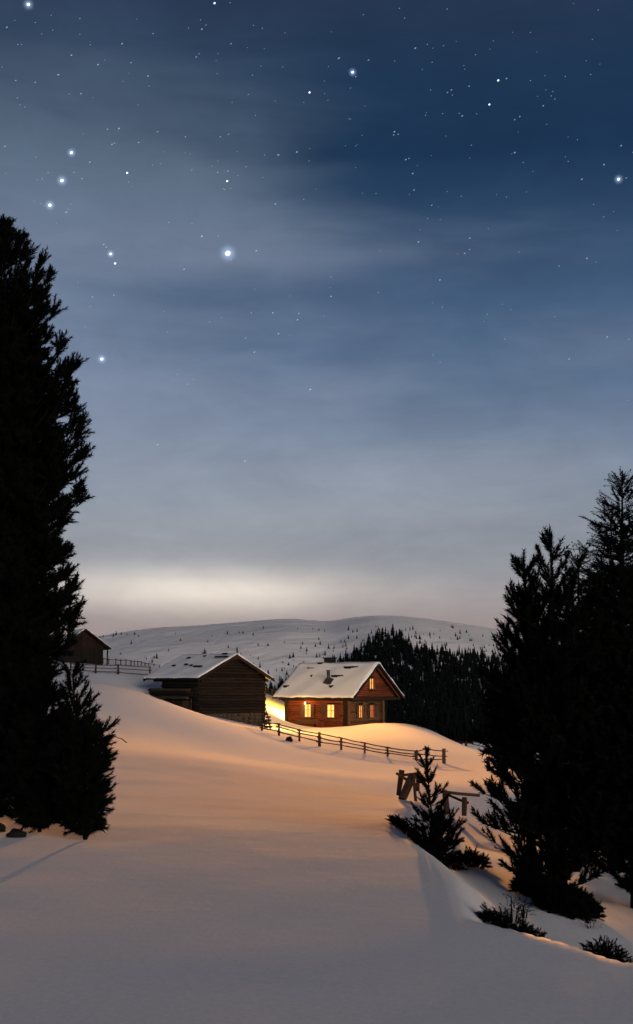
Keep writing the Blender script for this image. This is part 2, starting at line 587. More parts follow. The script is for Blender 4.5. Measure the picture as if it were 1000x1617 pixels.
mY = np.concatenate([np.linspace(BASE_Y, RIDGE_Y, 120), np.linspace(RIDGE_Y + 25, RIDGE_Y + 600, 12)])
PXg, Yg = np.meshgrid(mpx, mY)
Zg = mz(PXg, Yg)
V = np.stack([((PXg - CX) / F_PX * Yg * 1.01).ravel(), Yg.ravel(), Zg.ravel()], -1)
nr, nc = PXg.shape
idx = np.arange(nr * nc).reshape(nr, nc)
Fa = np.stack([idx[:-1, :-1], idx[:-1, 1:], idx[1:, 1:], idx[1:, :-1]], -1).reshape(-1, 4)
mo = obj('mountain', mesh_np('mountain', V, Fa, M['far_snow'], True))
mo['kind'] = 'structure'


# ------------------------------------------------------------------ lit buildings
def rnd_log_mesh(length, r, m, seed, cache={}):
    key = (round(length, 1), round(r, 3), m.name, seed % 3)
    if key in cache:
        return cache[key]
    rng = random.Random(hash(key) % 9999)
    b = MB()
    n = max(2, int(length / 0.9) + 1)
    pts, rr = [], []
    for i in range(n + 1):
        pts.append((length * i / n, (rng.random() - .5) * r * 0.25, (rng.random() - .5) * r * 0.16))
        rr.append(r * (0.94 + 0.14 * rng.random()))
    b.tube(pts, rr, 8, rng.randint(0, 999), 0.12)
    cache[key] = b.mesh('log', m, True)
    return cache[key]


def segs(u0, u1, holes):
    out = [(u0, u1)]
    for a, b in holes:
        nxt = []
        for s, e in out:
            if b <= s or a >= e:
                nxt.append((s, e))
            else:
                if a - s > 0.12:
                    nxt.append((s, a))
                if e - b > 0.12:
                    nxt.append((b, e))
        out = nxt
    return out


def log_wall(parent, along, u0, u1, z0, z1, holes, m, pitch=0.2, clip=None, off=0.0, seed=0, name='log', over=0.0):
    """courses of logs; along 'x': wall in plane y=off, along 'y': wall in plane x=off. holes: (u0,u1,z0,z1). clip(z)->(u0,u1)"""
    rng = random.Random(seed)
    k = 0
    z = z0 + pitch / 2
    while z < z1:
        a, b = (u0, u1) if clip is None else clip(z)
        if b - a > 0.3:
            a -= over * rng.random() if clip is None or True else 0
            b += over * rng.random()
            hs = [(h[0], h[1]) for h in holes if h[2] - pitch * .4 < z < h[3] + pitch * .4]
            for s, e in segs(a, b, hs):
                me = rnd_log_mesh(e - s, pitch * 0.54, m, k)
                sx = (e - s) / (round(e - s, 1) or 0.1)
                loc = (s, off + (rng.random() - .5) * 0.025, z) if along == 'x' else (off + (rng.random() - .5) * 0.025, s, z)
                o = obj(name, me, parent, loc, (rng.uniform(0, 0.0), 0, 0 if along == 'x' else math.pi / 2))
                o.scale = (sx, 1, 1)
                k += 1
        z += pitch


def snow_slab(parent, name, c00, c10, c11, c01, thick, m, seed=0, nx=40, ny=22, edge=0.025):
    """slab of snow on a roof slope; c00->c10 along the eave, c01->c11 along the ridge. Built upwards from the roof."""
    rng = np.random.default_rng(seed)
    c00, c10, c11, c01 = [np.array(c, float) for c in (c00, c10, c11, c01)]
    nrm = np.cross(c10 - c00, c01 - c00)
    nrm /= np.linalg.norm(nrm)
    if nrm[2] < 0:
        nrm = -nrm
    ph = rng.uniform(0, 6.28, 12)
    top, botm = [], []
    for j in range(ny + 1):
        for i in range(nx + 1):
            s, t = i / nx, j / ny
            s2, t2 = s, t
            if j == 0:
                t2 = -edge * abs(math.sin(9 * s + ph[0]) * 0.5 + math.sin(23 * s + ph[1]) * 0.35 + rng.normal() * 0.2)
            if i == 0:
                s2 = -0.004 * (math.sin(12 * t + ph[2]) + rng.normal() * 0.4)
            if i == nx:
                s2 = 1 + 0.004 * (math.sin(12 * t + ph[3]) + rng.normal() * 0.4)
            p = (c00 * (1 - s2) + c10 * s2) * (1 - t2) + (c01 * (1 - s2) + c11 * s2) * t2
            h = thick * (1 + 0.22 * math.sin(7 * s + 3 * t + ph[4]) + 0.15 * math.sin(17 * s - 6 * t + ph[5]) + 0.12 * math.sin(5 * t + ph[6]) + 0.05 * rng.normal())
            if i in (0, nx) or j == 0:
                h *= 0.8
            botm.append(p + nrm * 0.003)
            top.append(p + nrm * max(0.04, h))
    n1 = (nx + 1) * (ny + 1)
    Vv = top + botm
    Fc = []
    I = lambda i, j: j * (nx + 1) + i
    for j in range(ny):
        for i in range(nx):
            Fc.append((I(i, j), I(i + 1, j), I(i + 1, j + 1), I(i, j + 1)))
    rim = [I(i, 0) for i in range(nx + 1)] + [I(nx, j) for j in range(1, ny + 1)] + [I(i, ny) for i in range(nx - 1, -1, -1)] + [I(0, j) for j in range(ny - 1, 0, -1)]
    for a, b in zip(rim, rim[1:] + rim[:1]):
        Fc.append((a, a + n1, b + n1, b))
    return obj(name, mesh_pd(name, Vv, Fc, m, True), parent)


def slope_pt(Wd, zr, ze, ov, side):
    """returns f(x, s) : point on the roof slope, s = 0 eave .. 1 ridge"""
    y0, y1 = (-ov, Wd / 2) if side < 0 else (Wd + ov, Wd / 2)
    return lambda x, s, up=0.0: Vector((x, y0 + (y1 - y0) * s, ze + (zr - ze) * s + up))


def roof(parent, xl, xr, Wd, zr, ze, ov, m_board, snow=0.2, seed=0, thick=0.07):
    for side in (-1, 1):
        f = slope_pt(Wd, zr, ze, ov, side)
        b = MB()
        q = [f(xl, 0), f(xr, 0), f(xr, 1), f(xl, 1)]
        V_ = q + [p - Vector((0, 0, thick)) for p in q]
        b.add(V_, [(0, 1, 2, 3), (7, 6, 5, 4), (0, 4, 5, 1), (1, 5, 6, 2), (2, 6, 7, 3), (3, 7, 4, 0)])
        b.build('roof_panel', m_board, parent)
        snow_slab(parent, 'roof_snow', f(xl + .03, 0.015), f(xr - .03, 0.015), f(xr - .03, 1), f(xl + .03, 1), snow, M['snow'], seed + side + 2)
        # barge board under each verge
        for x in (xr, xl):
            bb = MB()
            p, q2 = f(x, 0), f(x, 1)
            sgn = 1 if x == xr else -1
            bb.add([p + Vector((-.0, 0, -.02)), p + Vector((sgn * .05, 0, -.02)), p + Vector((sgn * .05, 0, -.24)), p + Vector((0, 0, -.24)),
                    q2 + Vector((-.0, 0, -.02)), q2 + Vector((sgn * .05, 0, -.02)), q2 + Vector((sgn * .05, 0, -.24)), q2 + Vector((0, 0, -.24))],
                   [(0, 1, 2, 3), (7, 6, 5, 4), (0, 4, 5, 1), (1, 5, 6, 2), (2, 6, 7, 3), (3, 7, 4, 0)])
            bb.build('barge_board', M['beam'], parent)


def window(parent, plane, off, u, z, w, h, pane_m, shutters=('shutter', 'shutter'), curtain=0, open_=1.0):
    """plane 'x': wall facing -y at y=off ; plane 'y': wall facing +x at x=off"""
    if plane == 'x':
        fn = lambda a, b, n: (a, off - n, b)
    else:
        fn = lambda a, b, n: (off + n, a, b)
    bx = lambda mb, u0, u1, v0, v1, n0, n1: mb.box(u0, u1, v0, v1, n0, n1, fn)
    t = 0.06
    fr = MB()
    for a in ((u - w / 2 - t, u + w / 2 + t, z - t, z), (u - w / 2 - t, u + w / 2 + t, z + h, z + h + t), (u - w / 2 - t, u - w / 2, z, z + h), (u + w / 2, u + w / 2 + t, z, z + h)):
        bx(fr, *a, -0.06, 0.10)
    wi = fr.build('window', M['frame'], parent)
    pm = MB()
    bx(pm, u - w / 2, u + w / 2, z, z + h, -0.05, -0.035)
    pm.build('pane', pane_m, wi)
    mu = MB()
    bx(mu, u - 0.02, u + 0.02, z, z + h, -0.033, 0.03)
    mu.build('mullion', M['frame'], wi)
    mt = MB()
    bx(mt, u - w / 2, u - 0.021, z + h * 0.55, z + h * 0.55 + 0.03, -0.032, 0.02)
    bx(mt, u + 0.021, u + w / 2, z + h * 0.55, z + h * 0.55 + 0.03, -0.032, 0.02)
    mt.build('glazing_bar', M['frame'], wi)
    sl = MB()
    bx(sl, u - w / 2 - 0.1, u + w / 2 + 0.1, z - t - 0.05, z - t - 0.002, -0.05, 0.17)
    sl.build('sill', M['frame'], wi)
    if curtain:
        for s in (-1, 1):
            c = MB()
            for k in range(5):
                a0 = u + s * (w / 2 - curtain * w * k / 5)
                a1 = u + s * (w / 2 - curtain * w * (k + 1) / 5)
                n0 = -0.034 + 0.006 * (k % 2)
                bx(c, min(a0, a1), max(a0, a1), z + 0.01, z + h - 0.01, n0, n0 + 0.004)
            c.build('curtain', M['curtain_red'], wi)
    for s, nm in zip((-1, 1), shutters):
        if not nm:
            continue
        e0 = u + s * (w / 2 + t + 0.02)
        sh = MB()
        ww = w * 0.55
        for k in range(3):
            a0, a1 = e0 + s * ww * (k + .04) / 3, e0 + s * ww * (k + .96) / 3
            bx(sh, min(a0, a1), max(a0, a1), z - 0.04, z + h + 0.04, 0.115 + 0.006 * k, 0.15 + 0.006 * k)
        for zz_ in (z + h * .2, z + h * .8):
            bx(sh, min(e0, e0 + s * ww), max(e0, e0 + s * ww), zz_ - .04, zz_ + .04, 0.17, 0.19)
        o = sh.build('shutter', M[nm], wi)
        if nm == 'shutter_red':
            o['label'] = 'red painted shutter'
    return wi


# ---- the lit log house
TH = R(38)
HC = P(551, 1147, 106)
zb = HC.z - 0.1
house = empty('log_house', (HC.x, HC.y, zb), -TH)
tag(house, 'log house with warm lit windows and snow covered roof, beside the dark forest', 'house')
L, Wd = 6.95, 7.2
ze, zr, ov = 2.55, 5.6, 0.42
GW = 5.05                                  # glazed part of the gable; the rest is a dark porch
wz, wh = 0.85, 1.08
fw = [(-4.55, 0.72), (-1.95, 0.80)]        # windows of the long wall: centre u, width
fholes = [(c - w / 2 - .06, c + w / 2 + .06, wz - .06, wz + wh + .06) for c, w in fw]
gw_ = [(1.75, 0.72), (3.45, 0.72)]
gholes = [(c - w / 2 - .06, c + w / 2 + .06, wz - .08, wz + wh) for c, w in gw_]
atz = 3.35
aholes = [(2.95, 3.80, atz - .06, atz + .92)]
log_wall(house, 'x', -L, -0.55, -0.3, 2.5, fholes, M['house_log'], 0.2, None, 0.0, 1)
log_wall(house, 'y', 0.02, GW, -0.3, 2.3, gholes, M['house_plank'], 0.17, None, 0.0, 2)
sl = (zr - ze) / (Wd / 2 + ov)
gclip = lambda z: (max(0.02, (z - ze + .05) / sl - ov + 0.22), min(Wd - .02, Wd - ((z - ze + .05) / sl - ov + 0.22)))
log_wall(house, 'y', 0, Wd, 2.62, zr - 0.35, aholes, M['house_log'], 0.18, gclip, 0.05, 3)
log_wall(house, 'y', GW + 0.2, Wd, -0.3, 2.3, [(GW + .5, GW + 1.5, -.3, 1.95)], M['barn'], 0.2, None, -1.0, 4)
log_wall(house, 'y', 0.1, Wd - .1, -0.3, 2.5, [], M['house_log'], 0.2, None, -L + .05, 5)
log_wall(house, 'x', -L, -1.0, -0.3, 2.5, [], M['house_log'], 0.2, None, Wd, 6)
core = MB()
core.box(-L + .12, -1.1, .1, Wd - .1, -.4, 2.6)
core.box(-1.1, -.12, .1, GW - .1, -.4, 2.6)
core.build('inner_wall', M['beam'], house)
# attic core under the roof
ac = MB()
prof = [(.3, 2.62), (Wd - .3, 2.62), (Wd / 2, zr - .42)]
ac.add([(-L + .1, y, z) for y, z in prof] + [(-.06, y, z) for y, z in prof], [(0, 1, 2), (5, 4, 3), (0, 3, 4, 1), (1, 4, 5, 2), (2, 5, 3, 0)])
ac.build('attic_wall', M['beam'], house)
dd = MB()
dd.box(-1.07, -1.02, GW + .52, GW + 1.48, -.3, 1.93)
dd.build('door', M['shutter'], house)
# corner post, gable post, tie beam, wall plates, purlins
for (x0, x1, y0, y1, z0, z1, mm, nm) in [
        (-.56, -.02, -.09, .16, -.3, 2.5, 'beam', 'corner_shade_strip'), (-.02, .14, -.12, .10, -.3, 2.3, 'house_plank', 'corner_post'),  # dark strip at the corner paints the shade of a recess
        (-.06, .17, GW - .02, GW + .20, -.3, 2.3, 'house_plank', 'gable_post'), (-.02, .22, -.1, Wd, 2.31, 2.60, 'beam', 'tie_beam'),
        (-L - .9, .5, -.16, .10, 2.33, 2.52, 'beam', 'wall_plate'), (-L - .9, .5, Wd - .1, Wd + .16, 2.33, 2.52, 'beam', 'wall_plate'),
        (-L - .9, .55, Wd / 2 - .1, Wd / 2 + .1, zr - .36, zr - .12, 'beam', 'ridge_beam'), (-L - .2, -L + .16, -.14, .2, -.3, 2.5, 'beam', 'corner_post')]:
    b = MB()
    b.box(x0, x1, y0, y1, z0, z1)
    b.build(nm, M[mm], house)
xl, xr = -L - 1.4, 0.75
roof(house, xl, xr, Wd, zr, ze, ov, M['roof'], 0.16, 3)
ff, fb = slope_pt(Wd, zr, ze, ov, -1), slope_pt(Wd, zr, ze, ov, 1)
rr_ = MB()
for s0 in (0.02,):
    p, q = fb(0.5, 0.12, -.34), fb(0.5, 0.97, -.34)
    rr_.tube([p, q], 0.075, 6)
rr_.build('gable_rafter', M['beam_red'], house)
rr_ = MB()
rr_.tube([ff(0.5, 0.1, -.34), ff(0.5, 0.97, -.34)], 0.075, 6)
rr_.build('gable_rafter', M['beam'], house)
# rafter tails under the long eave
for k in range(11):
    x = -L - 1.0 + k * (L + 1.5) / 10
    b = MB()
    p, q = ff(x, 0.015, -.13), ff(x, 0.14, -.13)
    b.tube([p, q], 0.05, 5)
    b.build('rafter_tail', M['beam'], house)
# bare roof boards poking through the snow
for x0, s0, ln in ((-2.7, .86, 1.6), (-3.4, .60, 1.4), (-8.0, .30, 0.7), (-6.9, .84, 1.1), (-5.8, .61, 0.3), (-2.7, .30, 0.5)):
    b = MB()
    p = ff(x0, s0)
    n_ = Vector((0, -sl, 1)).normalized()
    dn = Vector((0, -1, -sl)).normalized()
    for j in range(3):
        a = p + Vector((0.1 * j, 0, 0)) + dn * (-.03 + 0.10 * j) + n_ * (0.15 + .02 * (j % 2))
        l2 = ln * (1 - .27 * j)
        pts = [a, a + Vector((l2, 0, 0)), a + Vector((l2, 0, 0)) + dn * 0.09, a + dn * 0.09]
        b.add(pts + [q + n_ * 0.06 for q in pts], [(3, 2, 1, 0), (4, 5, 6, 7), (0, 1, 5, 4), (1, 2, 6, 5), (2, 3, 7, 6), (3, 0, 4, 7)])
    b.build('roof_board', M['roof'], house)
# chimneys
b = MB()
cx_, cy_ = -5.0, Wd / 2 + 0.25
b.box(cx_ - .42, cx_ + .42, cy_ - .35, cy_ + .35, zr - .6, zr + .50)
b.box(cx_ - .5, cx_ + .5, cy_ - .43, cy_ + .43, zr + .501, zr + .60)
ch = b.build('chimney', M['brickdark'], house)
b = MB()
b.box(cx_ - 1.0, cx_ - .43, cy_ - .6, cy_ + .3, zr - .2, zr + .14)
b.build('flashing', M['brickdark'], ch)
sp = ff(-3.15, .40)
b = MB()
b.tube([sp + Vector((0, 0, -.05)), sp + Vector((0, 0, 1.15))], 0.15, 10)
pipe = b.build('stove_pipe', M['metal'], house, True)
b = MB()
b.tube([sp + Vector((0, 0, 1.16)), sp + Vector((0, 0, 1.24))], [0.23, 0.16], 10)
b.build('rain_cap', M['metal'], pipe)
b = MB()
b.add([sp + Vector(v) for v in ((-.55, -.35, -.12), (.5, -.35, -.12), (.42, .3, .42), (-.42, .3, .42), (-.12, -.05, .62), (.12, -.05, .62))],
      [(0, 1, 5, 4), (1, 2, 5), (2, 3, 4, 5), (3, 0, 4), (3, 2, 1, 0)])
b.build('flashing', M['metal'], pipe)
wins = []
wins.append(window(house, 'x', 0.0, fw[0][0], wz, fw[0][1], wh, M['pane_hot'], ('shutter', 'shutter')))
wins.append(window(house, 'x', 0.0, fw[1][0], wz, fw[1][1], wh, M['pane_hot'], ('shutter', 'shutter_red')))
wins.append(window(house, 'y', 0.0, gw_[0][0], wz - .02, .66, wh - .06, M['pane'], ('shutter', 'shutter'), 0.2))
wins.append(window(house, 'y', 0.0, gw_[1][0], wz - .02, .66, wh - .06, M['pane'], ('shutter', 'shutter'), 0.40))
wins.append(window(house, 'y', 0.05, 3.38, atz, .72, .86, M['pane'], (None, None), 0.12))


def hpt(x, y, z):
    return house.matrix_basis @ Vector((x, y, z))


# ---- lamps added to light the yard
def lantern(loc, rz, label, watts, linear, color, hang=0.25):
    o = empty('added_lantern', loc, rz)
    tag(o, label, 'lamp')
    b = MB()
    b.box(-.06, .06, -.02, .0, -.12, .12)
    b.box(-.015, .015, -hang, -.02, .06, .09)
    b.build('bracket', M['metal'], o)
    b = MB()
    b.tube([(0, -hang, -.02), (0, -hang, .06)], [.10, .02], 6)
    b.build('cap', M['metal'], o)
    b = MB()
    b.tube([(0, -hang, -.22), (0, -hang, -.021)], [.05, .07], 6)
    b.build('lamp_glass', M['lamp_glass'], o)
    ld = bpy.data.lights.new('lamp_light', 'POINT')
    ld.energy = watts
    ld.color = color
    ld.shadow_soft_size = 0.25
    if linear:
        ld.use_nodes = True
        N = NT(ld.node_tree)
        e = next(n for n in ld.node_tree.nodes if n.type == 'EMISSION')
        lf = N.new('ShaderNodeLightFalloff')
        lf.inputs['Strength'].default_value = 1.0
        lf.inputs['Smooth'].default_value = 0.0
        N.l.new(lf.outputs['Linear'], e.inputs['Strength'])
    lo = bpy.data.objects.new('lamp_light', ld)
    lo.location = (0, -hang - .15, -.15)
    link(lo, o)
    return o


WARM = (1.0, 0.395, 0.085)


def window_light(win, plane, off, u, z, w, h, watts, falloff='Linear', aim=None, spread=180):
    """the light a lit window throws out: an area lamp of the size of its pane, just outside the glass"""
    ld = bpy.data.lights.new('window_light', 'AREA')
    ld.shape = 'RECTANGLE'
    ld.size, ld.size_y = w, h
    ld.energy = watts
    ld.color = WARM
    ld.use_nodes = True
    N = NT(ld.node_tree)
    e = next(n for n in ld.node_tree.nodes if n.type == 'EMISSION')
    lf = N.new('ShaderNodeLightFalloff')
    lf.inputs['Strength'].default_value = 1.0
    N.l.new(lf.outputs[falloff], e.inputs['Strength'])
    lo = bpy.data.objects.new('window_light', ld)
    if plane == 'x':
        lo.location, d = (u, off - .13, z + h / 2), Vector((0, -1, 0))
    else:
        lo.location, d = (off + .13, u, z + h / 2), Vector((1, 0, 0))
    if aim is not None:
        d = house.matrix_basis.to_3x3().inverted() @ Vector(aim)
        lo.location = lo.location + d * .1
    ld.spread = R(spread)
    lo.rotation_euler = d.to_track_quat('-Z', 'Y').to_euler()
    link(lo, win)


lantern(hpt(-4.55, -.02, 2.18), -TH, 'small lantern added under the eave to light the wall by the brightest window', 110, False, (1.0, .42, .10), .4)  # added lamp, puts a glow on the wall around this window
WL = 40
window_light(wins[0], 'x', 0, fw[0][0], wz, .6, wh, WL * 1.6)
window_light(wins[1], 'x', 0, fw[1][0], wz, .6, wh, 17, 'Constant')
window_light(wins[2], 'y', 0, gw_[0][0], wz, .5, wh, WL * 1.7)
window_light(wins[3], 'y', 0, gw_[1][0], wz, .4, wh, WL * .3)
window_light(wins[4], 'y', .05, 3.38, atz, .6, .8, 25, 'Constant', (-.12, -1, -.02), 120)

lantern(hpt(-L - .06, 2.4, 1.7), -TH - math.pi / 2, 'lit lantern assumed on the hidden left end wall of the log house to light the gap', 7000, False, (1.0, 0.52, 0.06), 0.3)  # assumed lamp out of view, added to brighten the snow in the gap

# bench and basket by the long wall
bench = empty('wooden_bench', hpt(-4.3, -.5, -.15), -TH)
tag(bench, 'pale plank bench against the wall below the brightest window', 'bench')
b = MB(); b.box(-1.3, 1.3, -.18, .18, .42, .48); b.build('seat', M['house_plank'], bench)
for x in (-1.0, 1.0):
    b = MB(); b.box(x - .05, x + .05, -.15, .15, -.2, .419); b.build('leg', M['beam'], bench)
b = MB(); b.box(-1.3, 1.3, .20, .25, .5, .78); b.build('backrest', M['house_plank'], bench)
bk = empty('wooden_crate', hpt(-2.75, -.5, -.15), -TH)
tag(bk, 'red wooden crate on the snow at the bench end by the wall', 'crate')
for k in range(3):
    b = MB(); b.box(-.32, .32, -.25, -.22, -.05 + .24 * k, .15 + .24 * k); b.build('slat', M['shutter_red'], bk)
b = MB(); b.box(-.3, .3, -.21, .22, -.1, .6); b.build('box', M['shutter_red'], bk)

# ---- the dark hay barn
TB = R(48)
BC = P(314, 1130, 86)
zB = P(314, 1127, 86).z
barn = empty('hay_barn', (BC.x, BC.y, zB), -TB)
tag(barn, 'dark weathered log hay barn on a stone base with low snowy roof', 'barn')
bL, bW = 4.4, 5.95
bze, bzr, bov = 2.50, 4.22, 0.50
bsl = (bzr - bze) / (bW / 2 + bov)
bclip = lambda z: (0.0, bW) if z < 2.4 else (max(0, (z - bze + .03) / bsl - bov + .15), min(bW, bW - ((z - bze + .03) / bsl - bov + .15)))
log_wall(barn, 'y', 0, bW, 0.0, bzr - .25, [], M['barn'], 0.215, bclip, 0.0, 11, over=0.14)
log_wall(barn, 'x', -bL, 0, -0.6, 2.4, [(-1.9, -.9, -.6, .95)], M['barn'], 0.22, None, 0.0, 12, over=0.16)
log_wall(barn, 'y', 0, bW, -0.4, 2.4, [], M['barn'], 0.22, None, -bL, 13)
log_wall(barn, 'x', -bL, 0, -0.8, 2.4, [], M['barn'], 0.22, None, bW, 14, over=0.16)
b = MB(); b.box(-bL + .12, -.12, .12, bW - .12, -1.2, 2.35); b.build('inner_wall', M['roof'], barn)
b = MB()
prof = [(.4, 2.36), (bW - .4, 2.36), (bW / 2, bzr - .35)]
b.add([(-bL, y, z) for y, z in prof] + [(-.12, y, z) for y, z in prof], [(0, 1, 2), (5, 4, 3), (0, 3, 4, 1), (1, 4, 5, 2), (2, 5, 3, 0)])
b.build('loft_wall', M['roof'], barn)
bxl, bxr = -bL - 1.9, 0.55
roof(barn, bxl, bxr, bW, bzr, bze, bov, M['roof'], 0.11, 21, .11)
bf = slope_pt(bW, bzr, bze, bov, -1)
for x0, s0, ln in ((-4.6, .45, .35), (-3.3, .5, .4), (-2.4, .45, .3), (-1.7, .40, 1.0), (-1.0, .80, 1.6), (-0.7, .93, .6), (-4.4, .80, .35), (-2.7, .86, .3)):
    b = MB()
    p = bf(x0, s0)
    n_ = Vector((0, -bsl, 1)).normalized()
    dn = Vector((0, -1, -bsl)).normalized()
    a = p + n_ * 0.19
    pts = [a, a + Vector((ln, 0, 0)), a + Vector((ln, 0.02, 0)) + dn * 0.14, a + dn * 0.12]
    b.add(pts + [q + n_ * 0.07 for q in pts], [(3, 2, 1, 0), (4, 5, 6, 7), (0, 1, 5, 4), (1, 2, 6, 5), (2, 3, 7, 6), (3, 0, 4, 7)])
    b.build('roof_board', M['roof'], barn)
# projecting beams stacked under the eave
rng = random.Random(4)
for k in range(4):
    for j in range(2):
        x0 = -bL - 1.1 + rng.uniform(-.25, .25)
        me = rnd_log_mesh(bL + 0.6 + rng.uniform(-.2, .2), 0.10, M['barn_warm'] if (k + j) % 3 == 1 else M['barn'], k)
        obj('beam', me, barn, (x0, -.24 - .2 * j, 1.12 + .18 * k), (0, 0, 0))
b = MB(); b.tube([(-bL - .8, -.3, 1.1), (-bL - .78, -.3, .25)], .05, 5); b.build('prop', M['beam'], barn)
for k in range(5):
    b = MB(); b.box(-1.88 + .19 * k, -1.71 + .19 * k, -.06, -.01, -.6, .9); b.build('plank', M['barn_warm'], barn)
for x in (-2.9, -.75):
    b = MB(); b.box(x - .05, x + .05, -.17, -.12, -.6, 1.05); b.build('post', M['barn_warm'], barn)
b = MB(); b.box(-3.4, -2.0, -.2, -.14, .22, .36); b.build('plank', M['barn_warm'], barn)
for y0, x1 in ((.0, .45), (bW, .45), (bW / 2, .5)):
    zz_ = 2.36 if y0 != bW / 2 else bzr - .3
    b = MB(); b.tube([(-bL - 1.2, y0, zz_), (x1, y0, zz_)], .11, 7); b.build('purlin', M['beam'], barn)
# stones of the base
rng = random.Random(8)
stone_me = []
for s in range(5):
    bm = bmesh.new()
    bmesh.ops.create_icosphere(bm, subdivisions=1, radius=1)
    for v in bm.verts:
        v.co *= rng.uniform(.82, 1.12)
        v.co = Vector([max(-.82, min(.82, c)) for c in v.co])
    me = bpy.data.meshes.new('stone')
    bm.to_mesh(me)
    bm.free()
    me.materials.append(M['stone'])
    stone_me.append(me)
for row in range(7):
    y = -.1 + rng.uniform(0, .2)
    while y < bW + 0.35 + 0.05 * row:
        w = rng.uniform(.16, .30)
        o = obj('stone', rng.choice(stone_me), barn, (rng.uniform(-.02, .10) + .035 * row, y + w, -.13 - .23 * row), (rng.uniform(-.2, .2), rng.uniform(-.2, .2), rng.uniform(-.2, .2)))
        o.scale = (.2, w * 1.05, .135)
        y += 2 * w
    x = -.15
    while x > -bL:
        w = rng.uniform(.16, .30)
        o = obj('stone', rng.choice(stone_me), barn, (x - w, bW + .1 + .035 * row, -.13 - .23 * row), (rng.uniform(-.2, .2), rng.uniform(-.2, .2), rng.uniform(-.2, .2)))
        o.scale = (w * 1.05, .2, .135)
        x -= 2 * w
b = MB(); b.box(-bL, 0, .1, bW - .02, -2.2, -.02); b.build('rubble_core', M['stone'], barn)


def bpt(x, y, z):
    return barn.matrix_basis @ Vector((x, y, z))


lantern(bpt(-2.6, bW + .14, 1.25), -TB + math.pi, 'lit lantern assumed on the hidden house side of the dark hay barn to light the gap', 3500, False, (1.0, 0.60, 0.12), 0.3)  # second assumed lamp, unseen behind the barn, added for the bright streak

# ladder leaning by the barn
ld0, ld1 = P(424, 1132, 89.5), P(407, 1082, 90)
lad = empty('wooden_ladder', (ld0.x, ld0.y, gz(ld0.x, ld0.y)))
tag(lad, 'thin wooden ladder leaning on the barn corner in the glow', 'ladder')
A = Vector((0, 0, -.1))
B = ld1 - lad.location
for s in (-1, 1):
    b = MB(); b.tube([A + Vector((s * .2, 0, 0)), B + Vector((s * .16, 0, 0))], .035, 5); b.build('rail', M['beam'], lad)
for k in range(9):
    t = .07 + .105 * k
    p = A.lerp(B, t)
    b = MB(); b.tube([p + Vector((-.2, .0, 0)), p + Vector((.2, .0, 0))], .022, 5); b.build('rung', M['beam'], lad)

# ---- the small barn on the left hill
TL = R(66)
LC = P(101, 1050, 140)
lb = empty('board_barn', (LC.x, LC.y, gz(LC.x, LC.y) - .2), -TL)
tag(lb, 'small board barn with orange gable on the left hill behind the tall pine', 'barn')
lL, lW = 5.0, 4.6
lze, lzr, lov = 2.0, 4.25, 0.75
zoff = LC.z - lb.location.z
lze += zoff; lzr += zoff
k = 0
rng = random.Random(3)
y = 0.0
while y < lW - .05:
    w = rng.uniform(.2, .3)
    y1 = min(lW, y + w)
    yc = (y + y1) / 2
    top = lze + (lzr - lze) * (1 - abs(yc - lW / 2) / (lW / 2 + lov)) - .2
    split = 2.05 + zoff
    b = MB(); b.box(-.02, .02 + rng.uniform(0, .02), y + .01, y1 - .01, -.6, min(split, top)); b.build('board', M['board_vd'], lb)
    if top > split + .1:
        b = MB(); b.box(0.03, .07 + rng.uniform(0, .02), y + .01, y1 - .01, split + .02, top)
        b.build('board', M['board_v'] if abs(yc - 1.6) > .5 else M['board_vd'], lb)
    y = y1
b = MB(); b.box(.03, .12, -.1, lW + .1, 1.93 + zoff, 2.06 + zoff); b.build('tie_beam', M['board_v'], lb)
b = MB(); b.box(-lL, -.05, .05, lW - .05, -1, lze + .1); b.build('inner_wall', M['roof'], lb)
b = MB()
prof = [(.2, lze + .1), (lW - .2, lze + .1), (lW / 2, lzr - .3)]
b.add([(-lL, y, z) for y, z in prof] + [(-.05, y, z) for y, z in prof], [(0, 1, 2), (5, 4, 3), (0, 3, 4, 1), (1, 4, 5, 2), (2, 5, 3, 0)])
b.build('loft_wall', M['roof'], lb)
b = MB(); b.box(-.1, .06, lW + .45, lW + .58, -.4, lze - .05); b.build('eave_post', M['beam'], lb)
roof(lb, -lL - .5, .7, lW, lzr, lze, lov, M['roof'], 0.05, 31, .16)


